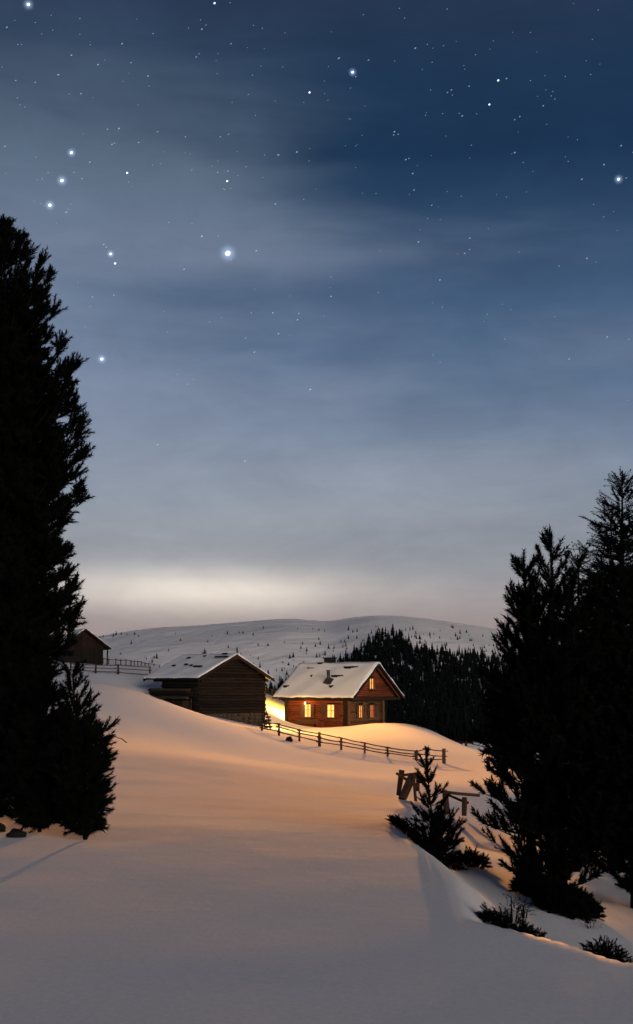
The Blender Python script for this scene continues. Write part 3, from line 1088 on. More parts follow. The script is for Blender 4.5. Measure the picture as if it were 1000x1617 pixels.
# ------------------------------------------------------------------ fences
def fence(name, label, posts, rails, pr=0.05, rr=0.03, seed=0, group=None, drop=()):
    rng = random.Random(seed)
    p0 = P(*posts[0][:2], posts[0][3])
    root = empty(name, (p0.x, p0.y, gz(p0.x, p0.y)))
    tag(root, label, 'fence', group)
    O = root.location.copy()
    tops = []
    for q in posts:
        px, pb, pt, Y = q[:4]
        r = q[4] if len(q) > 4 else pr
        bpos = P(px, pb, Y)
        z0 = gz(bpos.x, bpos.y)
        t = P(px, pt, Y)
        hgt = max(0.35, t.z - z0)
        lean = Vector((rng.uniform(-.05, .05), rng.uniform(-.05, .05), 0)) * hgt
        b = MB()
        a = Vector((bpos.x, bpos.y, z0)) - O
        b.tube([a - Vector((0, 0, .4)), a + Vector((0, 0, hgt * .5)) + lean * .5, a + Vector((0, 0, hgt)) + lean], [r * 1.08, r, r * .9], 7, rng.randint(0, 99), .2)
        b.build('post', M['fence'], root)
        tops.append((a, hgt, lean))
    for i in range(len(tops) - 1):
        if i in drop:
            continue
        (a, h, l), (c, h2, l2) = tops[i], tops[i + 1]
        hm = (h + h2) / 2
        for f in rails:
            f1 = f + rng.uniform(-.05, .05)
            f2 = f + rng.uniform(-.05, .05)
            p = a + Vector((0, -.05, h * f1)) + l * f1
            q = c + Vector((0, -.05, h2 * f2)) + l2 * f2
            d = (q - p).normalized()
            m_ = (p + q) / 2 + Vector((0, 0, rng.uniform(-.05, .01)))
            b = MB()
            b.tube([p - d * rng.uniform(.1, .3), m_, q + d * rng.uniform(.08, .25)], [rr, rr * 1.05, rr * .9], 6, rng.randint(0, 99), .15)
            b.build('rail', M['rail'], root)
    return root


fence('rail_fence', 'long low wooden rail fence crossing the warm snow below the house',
      [(414, 1157, 1140, 76), (441, 1163, 1142, 74), (473, 1168, 1151, 73), (505, 1179, 1156, 72, .085), (539, 1184, 1164, 71.5), (576, 1188, 1172, 71), (612, 1197, 1179, 70.5),
       (657, 1201, 1185, 70)], (.35, .66, .92), .065, .035, 1)
fence('fence_end', 'short fence end section with thick end post above the small pine',
      [(658, 1203, 1184, 69.3, .05), (674, 1204, 1180, 69.2, .07), (701, 1206, 1182, 69, .11)], (.25, .52, .85), .06, .03, 2)
fence('hill_fence', 'pole fence in front of the small board barn on the left hill',
      [(112, 1063, 1047, 98), (151, 1064, 1049, 97), (187, 1064, 1049, 97, .08), (237, 1066, 1052, 98)], (.2, .55, .92), .07, .035, 3)
fence('far_hill_fence', 'farthest thin pole fence running downhill right of the board barn',
      [(163, 1049, 1039, 146), (172, 1050, 1040, 146), (183, 1051, 1040, 147), (191, 1052, 1041, 148), (199, 1053, 1041, 148), (207, 1054, 1042, 150), (212, 1054, 1042, 150), (218, 1055, 1043, 152), (223, 1055, 1044, 153), (229, 1056, 1046, 155), (235, 1056, 1047, 156), (243, 1057, 1048, 158), (252, 1058, 1051, 160)], (.85,), .06, .04, 4)
fence('gap_fence', 'dark fence in the gap between the hay barn and the house',
      [(404, 1101, 1089, 128, .08), (419, 1101, 1090, 127, .07), (426, 1104, 1092, 127, .11), (430, 1105, 1088, 126, .11), (442, 1107, 1092, 125)], (.3, .92), .06, .05, 5)
fence('knoll_fence', 'thin dark fence behind the snowy knoll by the forest',
      [(700, 1178, 1166, 112, .05), (736, 1190, 1171, 104, .12), (775, 1200, 1180, 98)], (.9,), .06, .04, 6)
fence('tree_fence', 'fence section glimpsed between the lower branches of the bushy pine',
      [(771, 1212, 1195, 62, .10), (800, 1216, 1196, 61, .08), (830, 1218, 1200, 60, .08)], (.35, .8), .06, .04, 7)

# ---- the broken log fence near the small pine
bf0 = P(640, 1262, 27.5)
br = empty('broken_fence', (bf0.x, bf0.y, gz(bf0.x, bf0.y)))
tag(br, 'collapsed fence of leaning split logs and poles left of the small pine', 'fence')
O = br.location.copy()


def stick(name, p1, p2, r1, r2, m, parent=br, O=O, n=8):
    a, c = P(*p1) - O, P(*p2) - O
    mid = a.lerp(c, .5) + Vector((0, 0, -.01))
    b = MB()
    b.tube([a, mid, c], [r1, (r1 + r2) / 2, r2], n, int(p1[0]), .22)
    b.build(name, M[m], parent)


stick('post', (629, 1256, 27.4), (635, 1216, 27.4), .05, .065, 'fence')
stick('slab', (635, 1263, 27.2), (652, 1224, 27.5), .085, .09, 'rail')
stick('post', (657, 1270, 27.0), (653, 1222, 27.4), .035, .035, 'rail')
stick('post', (660, 1248, 27.3), (660, 1220, 27.6), .045, .035, 'fence')
stick('rail', (626, 1221, 27.0), (661, 1241, 26.8), .03, .035, 'rail')
stick('rail', (634, 1224, 27.7), (662, 1221, 27.7), .03, .03, 'rail')
stick('rail', (655, 1221, 27.7), (674, 1233, 27.5), .035, .03, 'fence')
stick('rail', (696, 1250, 26.5), (757, 1256, 27.0), .032, .036, 'rail')
stick('rail', (710, 1256, 26.8), (740, 1268, 26.6), .028, .028, 'fence')
stick('post', (733, 1288, 26.5), (734, 1259, 26.5), .05, .055, 'fence')
stick('post', (706, 1285, 26.8), (703, 1249, 26.8), .07, .07, 'fence')


# ------------------------------------------------------------------ conifers
def shoot_template(n, length, needle, spread, width, seed):
    r = np.random.default_rng(seed)
    out = []
    for i in range(n):
        t = (i + r.uniform(0, 1)) / n
        a = r.uniform(0, 2 * math.pi)
        fwd = r.uniform(spread[0], spread[1]) if t < .9 else r.uniform(.6, .95)
        rad = math.sqrt(1 - fwd * fwd)
        d = np.array([rad * math.cos(a), rad * math.sin(a), fwd])
        base = np.array([0, 0, t * length])
        side = np.array([-math.sin(a), math.cos(a), 0]) * width
        ln = needle * r.uniform(.75, 1.2)
        out.append([base - side, base + side, base + d * ln])
    return np.array(out, np.float32)


PINE_T = [shoot_template(56, .19, .060, (.35, .75), .0088, s) for s in range(3)]
SPRUCE_T = [shoot_template(32, .20, .034, (.25, .6), .007, s + 5) for s in range(3)]
HEATH_T = [shoot_template(16, .22, .05, (.3, .8), .005, s + 9) for s in range(2)]


def place_shoots(pos, dirs, scl, templ, rng):
    pos, dirs, scl = np.array(pos, np.float32), np.array(dirs, np.float32), np.array(scl, np.float32)
    dirs /= np.linalg.norm(dirs, axis=1, keepdims=True) + 1e-9
    ref = np.where(np.abs(dirs[:, 2:3]) > .9, np.array([[1, 0, 0]]), np.array([[0, 0, 1]]))
    a = np.cross(dirs, ref)
    a /= np.linalg.norm(a, axis=1, keepdims=True) + 1e-9
    b = np.cross(dirs, a)
    ang = rng.uniform(0, 6.28, len(pos))[:, None]
    a2 = a * np.cos(ang) + b * np.sin(ang)
    b2 = np.cross(dirs, a2)
    pick = rng.integers(0, len(templ), len(pos))
    outs = []
    for k, T in enumerate(templ):
        s = pick == k
        if not s.any():
            continue
        Tt = T.reshape(-1, 3)
        Vv = (a2[s][:, None] * Tt[None, :, 0:1] + b2[s][:, None] * Tt[None, :, 1:2] + dirs[s][:, None] * Tt[None, :, 2:3]) * scl[s][:, None, None] + pos[s][:, None]
        outs.append(Vv.reshape(-1, 3))
    return np.concatenate(outs)


def conifer(name, label, cat, base, top, Y, prof, seed, kind='pine', whorl=.22, nb=6, dens=1.0, sc_sh=1.0, trunk=.09, group=None, low=0.04, fill=0, filltop=.86, rise=0, full=.42, fillow=None, airy=1.0, tuft=0):
    """base/top: (px,py). prof: [(py, radius_px)] top to bottom"""
    rng = np.random.default_rng(seed)
    bp = P(base[0], base[1], Y)
    tp = P(top[0], top[1], Y)
    z0 = gz(bp.x, bp.y)
    root = empty(name, (bp.x, bp.y, z0))
    tag(root, label, cat, group)
    O = np.array([bp.x, bp.y, z0])
    H = tp.z - z0
    lean = np.array([tp.x - bp.x, 0, 0])
    pz = [(P(500, p[0], Y).z - z0, p[1] * mpp(p[0], Y)) for p in prof][::-1]
    pzs, prs = [a for a, _ in pz], [b for _, b in pz]
    axis = lambda z: lean * (z / H) + np.array([.02 * math.sin(z * 1.3 + seed), .02 * math.cos(z * 1.1), z])
    templ = PINE_T if kind == 'pine' else SPRUCE_T
    shootL = .2 * sc_sh
    tb = MB()
    n = 10
    tb.tube([axis(-.3 + (H + .2) * i / n) for i in range(n + 1)], [max(.008, trunk * (1 - i / n) ** .85) for i in range(n + 1)], 8, seed, .12)
    tb.build('trunk', M['bark'], root, True)
    pos, dirs, scl = [], [], []
    br = MB()
    z = low * H
    while z < H * .985:
        tt = z / H
        nbk = max(3, int(round(nb * (1 - (.6 if kind == 'pine' else .3) * max(0.0, (tt - .55) / .45)))))
        ph = rng.uniform(0, 6.28)
        if tt < .42:
            nbk = max(3, int(round(nbk * airy)))
        for k in range(nbk):
            phi = ph + 2 * math.pi * k / nbk + rng.normal() * .25
            zz_ = z + rng.normal() * whorl * .3
            Rr = np.interp(zz_, pzs, prs)
            Lr = max(.03, (Rr - shootL * .55) * (rng.uniform(.82, 1.12) if rng.random() < full else rng.uniform(.45, .85)))
            if kind == 'pine':
                e0, e1 = R(-6 + (38 + rise) * tt + rng.normal() * 6), R(24 + rise + (40 + min(0, rise)) * tt + rng.normal() * 9)
            else:
                e0, e1 = R(-22 + 45 * tt + rng.normal() * 5), R(2 + 45 * tt + rng.normal() * 8)
            ns = max(3, int(Lr / .16))
            hstep = Lr / ns
            p = np.zeros(3)
            path = [p.copy()]
            for i in range(ns):
                s = (i + .5) / ns
                e = e0 + (e1 - e0) * s ** 1.4
                p = p + np.array([math.cos(phi) * hstep, math.sin(phi) * hstep, math.tan(min(e, 1.15)) * hstep])
                path.append(p.copy())
            rise = p[2] * .8
            zs_ = max(.03 * H, zz_ - max(0, rise))
            zs_ = min(zs_, H * .97)
            o = axis(zs_)
            path = [q + o for q in path]
            r0 = max(.006, trunk * .32 * (Lr / (max(prs) + .01)))
            br.tube(path, [max(.004, r0 * (1 - i / (len(path)))) for i in range(len(path))], 4)
            # shoots
            for i in range(1, len(path)):
                s = i / (len(path) - 1)
                if s < .2 and Lr > .5:
                    continue
                d = path[i] - path[i - 1]
                d /= np.linalg.norm(d)
                side = np.array([-d[1], d[0], 0.0])
                side /= np.linalg.norm(side) + 1e-9
                for sg in (-1, 1) if Lr > .22 else ():
                    if rng.random() > .92 * dens * (airy if tt < .42 else 1.0):
                        continue
                    tl = Lr * (.10 + .42 * (1 - s)) * rng.uniform(.6, 1.15)
                    tl = min(tl, .8)
                    td = d * .75 + side * sg * rng.uniform(.5, 1.0) + np.array([0, 0, rng.uniform(.0, .5) if kind == 'pine' else rng.uniform(-.25, .25)])
                    td /= np.linalg.norm(td)
                    q = path[i] - d * rng.uniform(0, hstep)
                    m_ = max(1, int(tl / (.105 * sc_sh) * min(1.3, dens)))
                    for j in range(m_ + 1):
                        w = q + td * tl * j / max(1, m_) + np.array([0, 0, (tl * j / max(1, m_)) ** 2 * (.3 if kind == 'pine' else -.1)])
                        dd_ = td * (.6 if kind == 'pine' else 1) + np.array([0, 0, .75 if kind == 'pine' else .0]) + rng.normal(size=3) * .2
                        pos.append(w); dirs.append(dd_); scl.append(sc_sh * rng.uniform(.75, 1.15))
                pos.append(path[i]); dirs.append(d + np.array([0, 0, .5 if kind == 'pine' else .1]) + rng.normal(size=3) * .25); scl.append(sc_sh * rng.uniform(.8, 1.2))
            dt = path[-1] - path[-2]
            dt = dt / np.linalg.norm(dt) + np.array([0, 0, .35 if kind == 'pine' else .1])
            for _ in range((2 if Lr > .3 else 1) + tuft):
                pos.append(path[-1] - dt * rng.uniform(0, .12) * (tuft > 0)); dirs.append(dt + rng.normal(size=3) * (.45 if tuft else .15)); scl.append(sc_sh * rng.uniform(.95, 1.3))
        z += whorl * rng.uniform(.75, 1.2)
    # inner twigs that fill the crown
    for _ in range(int(fill)):
        zf = rng.uniform((fillow or low) * H + .05, H * filltop)
        a, rr_f = rng.uniform(0, 6.28), np.interp(zf, pzs, prs) * .64 * math.sqrt(rng.uniform(0, 1))
        pos.append(axis(zf) + np.array([rr_f * math.cos(a), rr_f * math.sin(a), 0]))
        dirs.append(np.array([math.cos(a), math.sin(a), rng.uniform(-.2, .9)]) + rng.normal(size=3) * .3); scl.append(sc_sh * rng.uniform(.8, 1.3))
    # leader
    for zz_ in np.linspace(H - 2.2 * shootL, H - shootL * .9, 4):
        pos.append(axis(zz_)); dirs.append(np.array([0, 0, 1.0]) + rng.normal(size=3) * .12); scl.append(sc_sh * 1.05)
    br.build('branches', M['bark'], root)['kind'] = 'stuff'
    Vv = place_shoots(pos, dirs, scl, templ, rng)
    obj('crown', mesh_np('crown', Vv, np.arange(len(Vv)).reshape(-1, 3), M['needle']), root)['kind'] = 'stuff'
    return root


conifer('pine_tree', 'tallest black stone pine cut off by the left edge', 'tree', (-14, 1292), (-6, 340), 17,
        [(340, 6), (360, 26), (385, 48), (430, 84), (520, 98), (560, 108), (600, 126), (715, 136), (770, 138), (840, 134), (890, 116), (935, 136), (970, 150), (1010, 146), (1050, 112), (1090, 100), (1150, 120), (1220, 128), (1275, 90), (1295, 40)],
        1, whorl=.14, nb=11, trunk=.16, sc_sh=.9, fill=6000, full=.9, rise=-18, tuft=6)
conifer('young_pine', 'young dark pine with upright top in front of the tall left pine', 'tree', (132, 1312), (117, 1052), 14.5,
        [(1052, 6), (1080, 16), (1105, 34), (1140, 46), (1170, 56), (1200, 64), (1235, 54), (1270, 46), (1295, 34), (1312, 18)],
        2, whorl=.15, nb=7, trunk=.03, sc_sh=.85, low=.02, fill=420, filltop=.6, rise=8, full=.5)
conifer('young_pine', 'bushy young pine between the tall left pine and the upright young pine', 'tree', (62, 1300), (72, 1078), 15.2,
        [(1078, 6), (1110, 30), (1150, 52), (1200, 66), (1250, 64), (1280, 50), (1300, 24)],
        3, whorl=.15, nb=7, trunk=.03, sc_sh=1.0, low=.02, fill=500, filltop=.75, rise=12)
conifer('pine_tree', 'bushy pine with thick trunk and pointed candles at its top, on the right', 'tree', (880, 1425), (868, 846), 13.6,
        [(846, 5), (872, 18), (900, 38), (940, 62), (970, 82), (1000, 88), (1030, 100), (1100, 122), (1180, 140), (1205, 146), (1250, 152), (1290, 130), (1330, 122), (1365, 104), (1395, 70), (1412, 30)],
        4, whorl=.21, nb=7, trunk=.105, sc_sh=.98, low=.02, fill=1100, filltop=.56, rise=16, fillow=.36, airy=.75)
conifer('pine_tree', 'slimmer double of the bushy pine, its trunk just left of the thick one', 'tree', (843, 1400), (828, 872), 14.6,
        [(872, 5), (900, 16), (930, 36), (960, 56), (985, 66), (1010, 58), (1050, 66), (1100, 74), (1180, 82), (1240, 88), (1290, 84), (1340, 76), (1375, 52), (1392, 20)],
        5, whorl=.22, nb=6, trunk=.07, sc_sh=.98, low=.02, fill=700, filltop=.58, rise=16, fillow=.38, airy=.75)
conifer('spruce_tree', 'tall pointed spruce at the right edge behind the bushy pine', 'tree', (990, 1370), (981, 740), 20,
        [(740, 4), (765, 14), (790, 28), (815, 52), (850, 60), (900, 74), (950, 84), (1000, 96), (1100, 118), (1250, 128), (1330, 110), (1370, 40)],
        6, 'spruce', whorl=.15, nb=8, trunk=.14, sc_sh=1.15, low=.05, dens=1.2, fill=3800, filltop=.72)
conifer('spruce_tree', 'smaller spruce with open twigs between the bushy pine and tall spruce', 'tree', (918, 1370), (914, 872), 17.5,
        [(872, 4), (900, 22), (940, 40), (1000, 60), (1100, 80), (1250, 90), (1330, 76), (1370, 30)],
        7, 'spruce', whorl=.18, nb=7, trunk=.08, sc_sh=1.15, low=.06, fill=1500, filltop=.66)
conifer('pine_tree', 'low dark pine with drooping branches at the lower right edge', 'tree', (1000, 1405), (1012, 1010), 13.2,
        [(1010, 6), (1080, 50), (1150, 84), (1230, 104), (1300, 112), (1350, 108), (1385, 60), (1400, 30)],
        8, whorl=.2, nb=7, trunk=.06, sc_sh=1.1, low=.08, fill=1000, fillow=.2)
conifer('young_pine', 'small sparse pine in front of the collapsed fence', 'tree', (690, 1366), (674, 1190), 14.9,
        [(1190, 3), (1206, 10), (1222, 22), (1238, 16), (1255, 28), (1275, 27), (1295, 42), (1315, 46), (1340, 54), (1362, 40)],
        9, whorl=.135, nb=8, trunk=.022, sc_sh=.56, low=.03, dens=1.2, rise=-4, fill=60, filltop=.4)


def shrub(name, label, px, Y, rx, ry, h, n, seed, cat='bush', templ=None, s=1.0, group=None):
    rng = np.random.default_rng(seed)
    c = on_ground(px, Y)
    root = empty(name, c)
    tag(root, label, cat, group)
    st = MB()
    pos, dirs, scl = [], [], []
    for i in range(n):
        a, r = rng.uniform(0, 6.28), math.sqrt(rng.uniform(0, 1))
        x, y = rx * r * math.cos(a), ry * r * math.sin(a)
        zt = h * math.sqrt(max(0.02, 1 - r * r)) * rng.uniform(.35, 1.0)
        g_ = gz(c.x + x, c.y + y) - c.z
        p = np.array([x, y, g_ + zt * .75])
        pos.append(p)
        dirs.append(np.array([math.cos(a) * r, math.sin(a) * r, .5]) + rng.normal(size=3) * .6)
        scl.append(s * rng.uniform(.7, 1.2))
        if i % 6 == 0:
            st.tube([(x * .4, y * .4, g_ - .05), tuple(p)], [.012, .005], 4)
    st.build('stems', M['bark'], root)['kind'] = 'stuff'
    rg = np.random.default_rng(seed + 1)
    Vv = place_shoots(pos, dirs, scl, templ or PINE_T, rg)
    obj('foliage', mesh_np('foliage', Vv, np.arange(len(Vv)).reshape(-1, 3), M['needle']), root)['kind'] = 'stuff'
    return root


def boulder(name, label, px, Y, sx, sy, sz, seed, m='rock', sink=.3, group=None):
    rng = random.Random(seed)
    bm = bmesh.new()
    bmesh.ops.create_icosphere(bm, subdivisions=3, radius=1)
    ph = [rng.uniform(0, 6.28) for _ in range(6)]
    for v in bm.verts:
        n = v.co.copy()
        f = 1 + .16 * math.sin(3 * n.x + ph[0]) * math.sin(4 * n.y + ph[1]) + .10 * math.sin(7 * n.z + ph[2] + 3 * n.x) + rng.uniform(-.05, .05)
        v.co = Vector((n.x * sx * f, n.y * sy * f, n.z * sz * f))
    me = bpy.data.meshes.new(name)
    bm.to_mesh(me)
    bm.free()
    me.materials.append(M[m])
    c = on_ground(px, Y)
    o = obj(name, me, None, (c.x, c.y, c.z + sz * (1 - 2 * sink) * .6), (0, 0, rng.uniform(-.4, .4)))
    tag(o, label, 'rock', group)
    return o


shrub('dwarf_pine', 'dark dwarf pine bush in the snow hollow left of the small pine', 636, 17.0, .22, .40, .20, 200, 21, s=.45)
shrub('dwarf_pine', 'round dwarf pine bush right of the small pine', 733, 15.3, .20, .30, .20, 180, 22, s=.5)
shrub('dwarf_pine', 'dark bush at the foot of the small pine', 694, 14.6, .17, .26, .18, 120, 23, s=.5)
shrub('juniper_bush', 'wide black bush around the foot of the thick pine trunk', 878, 12.4, .29, .42, .30, 1500, 24, s=.42)
shrub('juniper_bush', 'low black bush around the foot of the slim pine trunk', 832, 13.2, .22, .36, .26, 800, 25, s=.42)
shrub('heather_clump', 'flat dark heather patch standing in for the dark stream bank gap below the pines', 796, 10.3, .27, .20, .27, 520, 26, s=.30)  # dark foliage here stands in for dark openings in the snow bank
shrub('heather_clump', 'flat dark heather strip standing in for the dark bank gap nearest the right edge', 930, 9.5, .20, .14, .34, 460, 27, s=.27)
shrub('heather_clump', 'small heather tuft sticking up just above the stream bank gap', 795, 11.4, .06, .06, .30, 36, 28, templ=HEATH_T, s=.5)
shrub('heather_clump', 'tiny heather tuft right of the stream bank gap tuft', 812, 11.6, .05, .05, .24, 26, 29, templ=HEATH_T, s=.45)
shrub('heather_clump', 'tiny pair of twigs in the snow right of the thick pine base', 912, 11.6, .06, .05, .07, 16, 30, templ=HEATH_T, s=.4)
boulder('rock', 'dark rock standing in for the hole in the bank below the pines', 815, 10.4, .16, .10, .06, 1)  # gap rocks are kept thin and dark to read as holes
boulder('rock', 'dark long rock standing in for the bank hole nearest the right edge', 925, 9.3, .10, .08, .05, 2)
boulder('rock', 'left dark rock under the tall left pine', 10, 15.2, .13, .13, .10, 3)
boulder('rock', 'right dark rock under the tall left pine', 44, 14.7, .12, .10, .07, 4)
boulder('rock', 'small stone lying on the snow just below the rail fence', 458, 70, .22, .2, .22, 5)
shrub('dwarf_spruce', 'tiny cone shaped spruce on the snow right of the house', 662, 106.5, .30, .30, 1.3, 110, 33, s=1.6)
tw = empty('bare_twig', on_ground(197, 45))
tag(tw, 'bare bent twig poking out of the snow on the left slope', 'twig')
b = MB(); b.tube([(0.3, 0, -.05), (.12, 0, .10), (-.1, 0, .16), (-.25, .05, .26)], [.02, .018, .014, .01], 5); b.build('stem', M['bark'], tw)
b = MB(); b.tube([(-.1, 0, .16), (-.16, 0, .30)], [.012, .006], 4); b.build('side_shoot', M['bark'], tw)


# ------------------------------------------------------------------ the far forest
def far_tree_mesh(seed, sparse=False):
    rng = random.Random(seed)
    Vv, Fc = [], []
    n_l = 7
    w = rng.uniform(.19, .26)
    Vv += [(-.015, 0, 0), (.015, 0, 0), (0, .02, 0), (0, 0, .95)]
    Fc += [(0, 1, 3), (1, 2, 3), (2, 0, 3)]
    for l in range(n_l):
        z = .06 + .88 * l / n_l
        r = w * (1 - l / n_l) ** .85 * rng.uniform(.8, 1.2) + .012
        hgt = .24 * (1 - .45 * l / n_l)
        k0 = len(Vv)
        n = 8
        Vv.append((rng.uniform(-.01, .01), rng.uniform(-.01, .01), min(1.0, z + hgt)))
        for k in range(n):
            a = 2 * math.pi * (k + .5 * (l % 2)) / n + rng.uniform(-.25, .25)
            rr2 = r * (rng.uniform(.8, 1.25) if k % 2 == 0 else rng.uniform(.3, .55))
            Vv.append((rr2 * math.cos(a), rr2 * math.sin(a), z + (-.03 if k % 2 == 0 else .03) + rng.uniform(-.02, .02)))
        for k in range(n):
            Fc.append((k0, k0 + 1 + k, k0 + 1 + (k + 1) % n))
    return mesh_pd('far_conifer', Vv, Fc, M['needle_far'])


FT = [far_tree_mesh(s) for s in range(6)]
FTV = [np.array([v.co[:] for v in m.vertices], np.float32) for m in FT]
FTF = [np.array([p.vertices[:] for p in m.polygons], np.int32) for m in FT]

FOREST = [(400, 1094), (430, 1082), (450, 1072), (480, 1062), (505, 1052), (530, 1040), (556, 1030), (572, 1014), (590, 1000), (605, 994), (628, 992), (642, 1004), (652, 1014), (680, 1019), (705, 1022), (740, 1026), (780, 1031), (1010, 1036)]
rng = np.random.default_rng(77)
Yt = np.linspace(245, 732, 300)


def solve(px, py):
    z = mz(np.full(300, px), Yt)
    pr = np.array([CY - F_PX * ((zq - EYE) * math.cos(PITCH) - yq * math.sin(PITCH)) / (yq * math.cos(PITCH) + (zq - EYE) * math.sin(PITCH)) for zq, yq in zip(z, Yt)])
    i = np.argmin(np.abs(pr - py))
    return (px - CX) / F_PX * Yt[i] * 1.01, Yt[i], float(z[i]), abs(pr[i] - py)


trees = []      # x, y, z, h, kind
cnt = 0
while cnt < 5400:
    px, py = rng.uniform(400, 1005), rng.uniform(985, 1175)
    edge = np.interp(px, [f[0] for f in FOREST], [f[1] for f in FOREST])
    d = py - 8 - edge
    if d < 0 or rng.random() > min(1.0, .38 + d / 20):
        continue
    x, y, z, e = solve(px, py)
    if e > 4:
        continue
    trees.append((x, y, z - .3, rng.uniform(3.5, 6.2), 'edge' if d < 12 else 'forest'))
    cnt += 1
cnt = 0
while cnt < 230:
    px, py = rng.uniform(160, 1000), rng.uniform(990, 1098)
    edge = np.interp(px, [f[0] for f in FOREST], [f[1] for f in FOREST]) if px > 400 else 1100
    sk = np.interp(px, mpx, skl)
    d = edge - py
    if py < sk + 8 or d < -2:
        continue
    prob = math.exp(-d / 26) + (.10 if px < 470 else .2)
    if px < 420 and py > 1062:
        continue
    if rng.random() > prob:
        continue
    x, y, z, e = solve(px, py)
    if e > 4:
        continue
    trees.append((x, y, z - .2, rng.uniform(1.0, 3.0) * (1.0 if d < 40 else .75), 'lone'))
    cnt += 1
for px, py in ((168, 1006), (184, 1005), (188, 1003), (196, 1002), (205, 1003), (217, 1002), (171, 1022), (212, 1017), (270, 1028), (326, 1032), (328, 1034), (252, 1040), (245, 1046)):
    x, y, z, e = solve(px, py)
    trees.append((x, y, z - .2, rng.uniform(1.6, 3.2), 'lone'))


def shown(t):
    """apparent height, zero where the barn, the house, the knoll or the near pines hide it"""
    x, y, z, h, k = t
    top = z + h
    px = CX + F_PX * x / y / 1.01
    py = 1080 - F_PX * (top - EYE) / y
    crest = np.interp(px, [160, 260, 300, 372, 420, 435, 478, 605, 650, 690, 740, 790, 830, 1000], [1045, 1055, 1050, 1036, 1072, 1098, 1052, 1050, 1105, 1155, 1178, 1100, 950, 900])
    return (h / y) if py < crest - 3 else 0.0


# single trees one can pick out: all that stand apart on the snow, then the largest of those on the forest's edge
vis = [i for i in range(len(trees)) if shown(trees[i]) > 0]
order = sorted((i for i in vis if trees[i][4] == 'lone'), key=lambda i: -shown(trees[i]))
order += sorted((i for i in vis if trees[i][4] == 'edge'), key=lambda i: -shown(trees[i]))
keep = set(order[:300])


def far_label(t):
    x, y, z, h, k = t
    px = CX + F_PX * x / y / 1.01
    if k == 'edge':
        return 'dark conifer on the jagged upper edge of the dense far forest', 'conifers on the edge of the far forest'
    if px < 290:
        return 'tiny dark conifer on the far snowfield above the left hill fences', 'conifers above the left hill fences'
    if px < 425:
        return 'tiny dark conifer on the far snowfield above the hay barn roof', 'conifers above the hay barn roof'
    if px < 600:
        return 'small dark conifer scattered on the far snow above the lit house roof', 'conifers scattered above the house roof'
    return 'tiny dark conifer on the snowy slope above the dense far forest', 'conifers scattered above the far forest'


SV, SF, off = [], [], 0
for i, (x, y, z, h, k) in enumerate(trees):
    t = int(rng.integers(0, 6))
    a, wsc = rng.uniform(0, 6.28), rng.uniform(.8, 1.3) * (1.15 if k == 'lone' else 1)
    if i in keep:
        o = obj('far_conifer', FT[t], None, (x, y, z), (0, 0, a))
        o.scale = (h * wsc, h * wsc, h)
        tag(o, far_label((x, y, z, h, k))[0], 'tree', far_label((x, y, z, h, k))[1])
    else:
        v = FTV[t] * np.array([h * wsc, h * wsc, h], np.float32)
        ca, sa = math.cos(a), math.sin(a)
        v = np.stack([v[:, 0] * ca - v[:, 1] * sa + x, v[:, 0] * sa + v[:, 1] * ca + y, v[:, 2] + z], -1)
        SV.append(v); SF.append(FTF[t] + off); off += len(v)
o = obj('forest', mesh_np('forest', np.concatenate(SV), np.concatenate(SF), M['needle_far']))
tag(o, 'rest of the dense dark conifer forest on the far slope', 'forest', None, 'stuff')


# ------------------------------------------------------------------ stars
RS = 9000.0
PXM = RS / F_PX


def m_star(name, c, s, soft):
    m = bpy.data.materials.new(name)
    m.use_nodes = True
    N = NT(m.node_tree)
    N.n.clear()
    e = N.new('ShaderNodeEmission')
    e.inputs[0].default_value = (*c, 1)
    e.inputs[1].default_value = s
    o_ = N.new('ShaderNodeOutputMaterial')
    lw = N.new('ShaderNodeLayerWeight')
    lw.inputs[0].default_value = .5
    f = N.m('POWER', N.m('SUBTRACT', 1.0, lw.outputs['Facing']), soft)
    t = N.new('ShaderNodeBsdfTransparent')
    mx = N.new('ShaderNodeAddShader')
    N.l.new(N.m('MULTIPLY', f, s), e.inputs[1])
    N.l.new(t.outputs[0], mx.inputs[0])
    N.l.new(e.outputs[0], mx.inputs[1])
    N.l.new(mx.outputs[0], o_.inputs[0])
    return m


M['star'] = m_star('star_light', (.80, .89, 1.0), 1.5, 2.6)
M['star_halo'] = m_star('star_halo', (.50, .66, 1.0), .24, 10.0)  # added glowing shell, paints lens glow around the bright stars
M['star_faint'] = m_star('star_light_faint', (.72, .84, 1.0), .22, .8)
BRIGHT = [(360, 400, 7.0, 'largest brightest white star of the whole sky'),
          (113, 241, 3.6, 'top star of the slanting row of three bright stars'),
          (98, 285, 4.2, 'middle star of the slanting row of three bright stars'),
          (79, 324, 4.0, 'lowest star of the slanting row of three bright stars'),
          (161, 567, 3.8, 'lone bright star closest to the tall left pine'),
          (45, 7, 4.0, 'bright star in the top left corner of the sky'),
          (977, 283, 3.6, 'bright star closest to the right edge of the sky'),
          (557, 114, 3.2, 'bright star high in the middle of the dark blue sky'),
          (175, 401, 3.2, 'upper star of the small close pair below the slanting row'),
          (182, 416, 2.8, 'lower star of the small close pair below the slanting row'),
          (339, 5, 2.6, 'star touching the top edge of the sky'),
          (489, 146, 2.6, 'star directly lower left of the bright one high in the middle'),
          (787, 127, 2.6, 'upper of two stars in the dark blue upper right sky'),
          (773, 165, 2.4, 'lower of two stars in the dark blue upper right sky'),
          (201, 273, 2.6, 'star right of the slanting row of three'),
          (359, 286, 2.6, 'star straight above the largest brightest star')]


